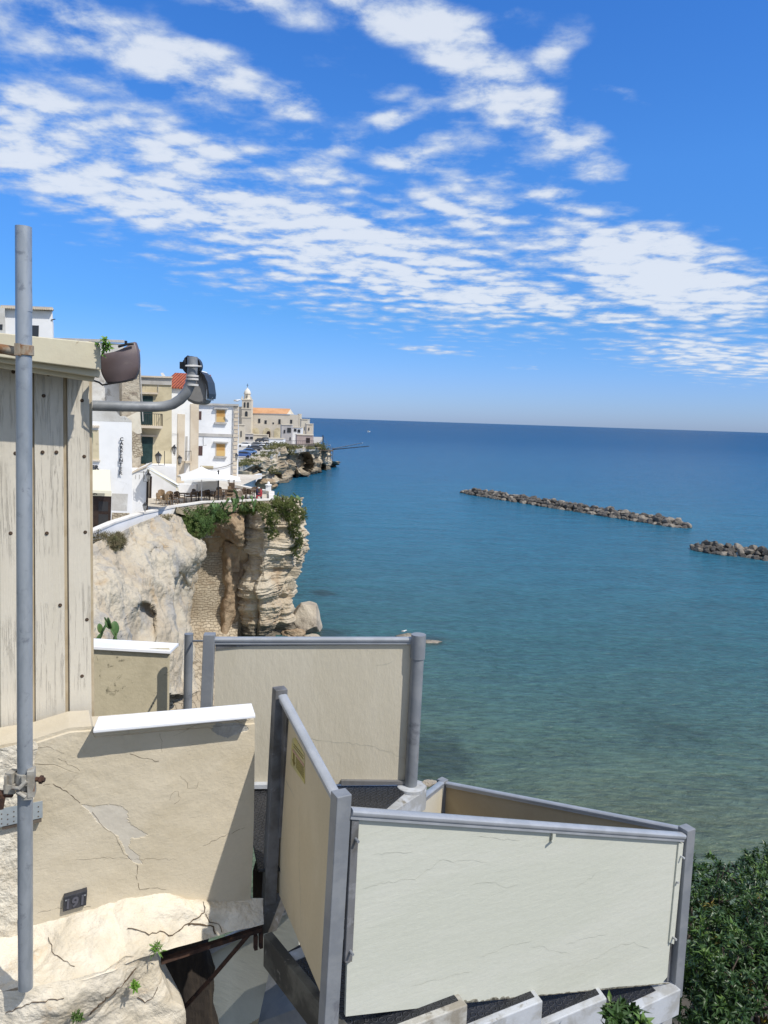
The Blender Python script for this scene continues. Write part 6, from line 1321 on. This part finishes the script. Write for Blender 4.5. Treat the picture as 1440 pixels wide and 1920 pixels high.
for (x0, y0, x1, y1) in ((484, 785, 488, 793), (496, 788, 500, 795), (511, 792, 513.5, 795.5), (522, 786, 526, 795), (544, 787, 548, 794)): frect('window', x0, y0, x1, y1, YN, M_glassdk, church)
for x0 in (472, 493, 513.5): frect('blind_arch', x0, 802, x0+14, 822, YN-.6, M_creamwall, church, True)
fbox('lower_wall', 470, 529, 794.5, YN-.6, 1, M_churchwall, church); frect('church_door', 500, 808, 506.5, 826, YN-1.2, M_darkdoor, church, True)
fbox('corner_pier', 560.5, 565, 776, YN, 6, M_churchlt, church, 1)
def farhouse(label, x0, x1, yt, Y, m, wins=(), side=1, depth=6, name='far_house', door=()):
    c = at((x0+x1)/2, 820, Y); t = thing(name, Vector((c.x, Y, ZH-.6)), label, 'house'); fbox('wall', x0, x1, yt, Y, depth, m, t, side); fbox('roof_edge', x0-.4, x1+.4, yt-.8, Y-.2, depth, M_churchlt, t, side, zb=at(x0, yt, Y).z-.1)
    for w_ in wins: frect('window', *w_, Y, M_glassdk, t)
    for w_ in door: frect('door', *w_, Y, M_darkdoor, t)
    return t
farhouse('cream house front left of the church tower, beside the quoined corner', 440, 459, 796, 250, M_churchlt, ((451, 808, 453, 819),))
farhouse('grey-violet house with tall windows in front of the nave', 528, 547, 796, 262, M_farhouse, ((538.5, 802, 545.5, 811), (532, 806, 535, 812), (543, 820, 545, 825)), 2)
farhouse('white house with dark roof terrace right of the grey-violet house', 548, 566, 801, 268, M_whitewall, ((551, 804, 556, 809), (558, 805, 563, 811)), 2)
farhouse('cream stepped house at the seaward end of the church row', 565, 577, 786, 285, M_churchlt, ((571, 800, 573, 806),), 4)
farhouse('narrow cream house at the very end of the headland row', 575, 586, 795, 276, M_stonecream, ((578, 802, 580, 807),), 2)
farhouse('pinkish low house with dark red door above the cliff edge', 557, 587, 815, 252, M_pink, (), 1, 6, door=((574, 821, 581, 830),))
farhouse('long low white wall-house below the church door', 505, 531, 822, 232, M_whitewall, (), 4, 4, 'low_building')
farhouse('pale yellow low building behind the parked cars', 474, 502, 815, 292, M_churchlt, (), 2, 5, 'low_building')
farhouse('little grey shed with dark openings left of the pale yellow building', 459, 475, 813, 284, M_farhouse, ((460, 819, 466, 823), (469, 819, 474, 823)), 0, 5, 'low_building')
vr = thing('viewing_terrace', at(560, 832, 236), 'dark railed viewing platform along the cliff edge under the houses', 'terrace')
mb = MB(); a, b = at(536, 833.5, 226), at(588, 833, 240); mb.prism([a, b, b+Vector((0, 5, 0)), a+Vector((0, 5, 0))], (0, 0, -.5)); put('deck', mb, M_bark, vr)
mb = MB()
for i in range(15): p = a.lerp(b, i/14); mb.tube([p, p+Vector((0, 0, 1.1))], .04, 4)
mb.tube([a+Vector((0, 0, 1.1)), b+Vector((0, 0, 1.1))], .05, 4); put('railing', mb, M_iron, vr)
# fishing platform (trabucco) at the tip
tb = thing('fishing_platform', at(610, 850, 262), 'wooden fishing platform with mast and long poles at the tip of the headland', 'fishing platform')
mb = MB(); mb.prism([at(594, 842, 256), at(625, 845, 258), at(625, 843.5, 263), at(594, 841, 261)], (0, 0, -.3)); put('platform', mb, M_bark, tb)
for (x, y0, y1) in ((600, 843, 858), (607, 844, 862), (614, 844, 866), (620, 845, 864), (624, 845, 863)): mb = MB(); mb.tube([at(x, y0, 258), at(x-.3, y1, 258)], .09, 5); put('leg', mb, M_bark, tb)
mb = MB(); mb.tube([at(605.5, 816, 258), at(606, 846, 258)], .17, 6); put('mast', mb, M_iron, tb)
for q0, q1, m_ in (((624, 841.5, 257), (680, 830.5, 232), M_kerb), ((624, 843, 257), (692, 836.5, 230), M_bark), ((597, 839, 258), (620, 834.5, 252), M_kerb)): mb = MB(); mb.tube([at(*q0), at(*q1)], [.16, .11], 6); put('long_pole', mb, m_, tb)
mb = MB()
for i in range(9): x = 596+i*3.4; mb.tube([at(x, 842.5, 256), at(x, 837.8, 256)], .035, 4)
mb.tube([at(596, 838, 256), at(624, 840.5, 256)], .04, 4); mb.tube([at(605.5, 818, 258), at(624, 843, 257)], .03, 4); put('railing', mb, M_bark, tb)
# ---------- parked cars
def make_car(paint, label, Y, px, py, rz, kind='hatch'):
    p = atz(px, py, ZH-.6); base = Vector((p.x, p.y, ZH-.6)); t = thing('parked_car', (0, 0, 0), label, 'car', 'cars parked on the headland')
    prof = [(-2.0, .35), (-2.05, .62), (-1.95, .92), (-1.1, 1.0), (-.55, 1.42), (.9, 1.46), (1.65, 1.05), (2.0, .98), (2.05, .5), (1.98, .3)]
    def shell(pr, wd): n = len(pr); return [Vector((x, -wd*(1 if z < 1.02 else .84), z)) for x, z in pr], [Vector((x, wd*(1 if z < 1.02 else .84), z)) for x, z in pr]
    a, b = shell(prof, .86); mb = MB(); n = len(a); mb.add(a+b, [tuple(range(n)), tuple(range(2*n-1, n-1, -1))]+[(i, (i+1) % n, n+(i+1) % n, n+i) for i in range(n)]); put('body', mb, paint, t, bevel=.06)
    for sy_ in (-1, 1): mb = MB(); mb.add([Vector((-.98, sy_*.865, 1.02)), Vector((1.45, sy_*.865, 1.04)), Vector((.82, sy_*.745, 1.38)), Vector((-.5, sy_*.745, 1.36))], [(0, 1, 2, 3)]); put('side_window', mb, M_glassdk, t, solid=.02)
    for (x0, z0, x1, z1) in ((-1.12, 1.03, -.58, 1.40), (1.66, 1.08, .95, 1.44)):
        mb = MB(); s_ = -.02 if x0 < 0 else .02; mb.add([Vector((x0+s_, -.78, z0)), Vector((x0+s_, .78, z0)), Vector((x1+s_, .66, z1)), Vector((x1+s_, -.66, z1))], [(0, 1, 2, 3)]); put('windscreen' if x0 < 0 else 'rear_window', mb, M_glassdk, t, solid=.02)
    for x in (-1.25, 1.3):
        for sy_ in (-1, 1): mb = MB(); mb.tube([(x, sy_*.70, .32), (x, sy_*.90, .32)], .32, 14); put('wheel', mb, M_black, t)
    for sy_ in (-1, 1): mb = MB(); mb.box((-2.0, sy_*.62, .72), (.1, .34, .16)); put('headlight', mb, M_lantern, t); mb = MB(); mb.box((2.0, sy_*.66, .82), (.1, .22, .2)); put('tail_light', mb, mat('tail_red', (.3, .02, .02)) if 'tail_red' not in MATS else MATS['tail_red'], t)
    t.location = base; t.rotation_euler = (0, 0, rz); return t
def pm(n_, c): return mat(n_, c, rough=.25, spec=.6, speckle=0)
W_, Bl, Dk, Sv, Gr = pm('white_car_paint', (.78, .78, .78)), pm('blue_car_paint', (.03, .08, .24)), pm('dark_car_paint', (.04, .045, .055)), pm('silver_car_paint', (.42, .43, .45)), pm('grey_car_paint', (.16, .17, .19))
for a in ((W_, 'white car parked next to the quoined house corner', 196, 458, 838, .2), (Dk, 'dark car parked highest, left one of the pair before the pale yellow building', 238, 487, 829, 1.2), (Gr, 'dark grey car right of the pair before the pale yellow building', 236, 497, 827, 1.3),
          (Gr, 'grey car in the middle row left of the silver car', 200, 479, 838, .25), (W_, 'white car at the right end of the middle row', 202, 494, 838, .4), (Sv, 'silver car in front of the white one in the middle row', 188, 489, 843, .3),
          (Dk, 'black car in front left of the silver car', 180, 476, 845, .3), (Bl, 'blue car nearest to the cliff rim, left one', 150, 453, 858, .3), (pm('light_blue_car_paint', (.08, .17, .36)), 'lighter blue car parked right of the blue one', 160, 465, 852, .3)):
    make_car(*a)
# ================================================================== breakwaters of loose boulders
M_bw = [mat('breakwater_rock', (.13, .118, .105), (.075, .068, .06), nscale=.7, bump=1, bscale=3, bdist=.2, spots=((.24, .21, .17), 1.1, .58, .70), rough=.95), mat('pale_breakwater_rock', (.27, .24, .20), (.16, .14, .12), nscale=.7, bump=1, bscale=3, bdist=.2, spots=((.12, .10, .085), 1.3, .58, .70), rough=.95)]
protos = []
for i in range(9):
    me = boulder_mesh(100+i, 3, .22, (1.15, .9, .75), .9); me.materials.append(M_bw[1 if i % 3 == 0 else 0]); protos.append(me)
def breakwater(a, b, nn_, wd, hgt, r0, label, group, seed, pale=None, maxn=400):
    rnd = random.Random(seed); t = (b-a); L = t.length; t.normalize(); s = Vector((-t.y, t.x, 0)); k = 0
    for i in range(nn_):
        u = (i+rnd.uniform(-.3, .3))/nn_; taper = min(1, min(u, 1-u)*9+.35)
        for row, (o_, hz) in enumerate(((-1, .0), (-.45, .55), (.05, 1.0), (.55, .5))):
            r = r0*rnd.uniform(.7, 1.25)*(.75+.25*taper); me = rnd.choice(protos)
            if pale and u > pale and rnd.random() < .6: me = protos[0 if rnd.random() < .5 else 3]
            o = bpy.data.objects.new('breakwater_boulder', me); sc.collection.objects.link(o)
            o.location = a+t*(u*L+rnd.uniform(-.5, .5))+s*(o_*wd*taper+rnd.uniform(-.3, .3))+Vector((0, 0, hz*hgt*taper*rnd.uniform(.7, 1.15)+.05)); o.scale = (r, r, r); o.rotation_euler = (rnd.uniform(-.5, .5), rnd.uniform(-.5, .5), rnd.uniform(0, 6.28)); ROOT[o.name] = o.location
            tag(o, label, 'boulder', group); k += 1
breakwater(atz(872, 924, 0), atz(1298, 991, 0), 71, 2.0, 1.05, .82, 'dark weathered boulder in the long far breakwater', 'boulders of the long breakwater', 5, pale=.93)
breakwater(atz(1300, 1029, 0), atz(1520, 1057, 0), 19, 2.0, 1.0, .74, 'grey boulder in the shorter near breakwater at the right edge', 'boulders of the short breakwater', 6, pale=0.0)
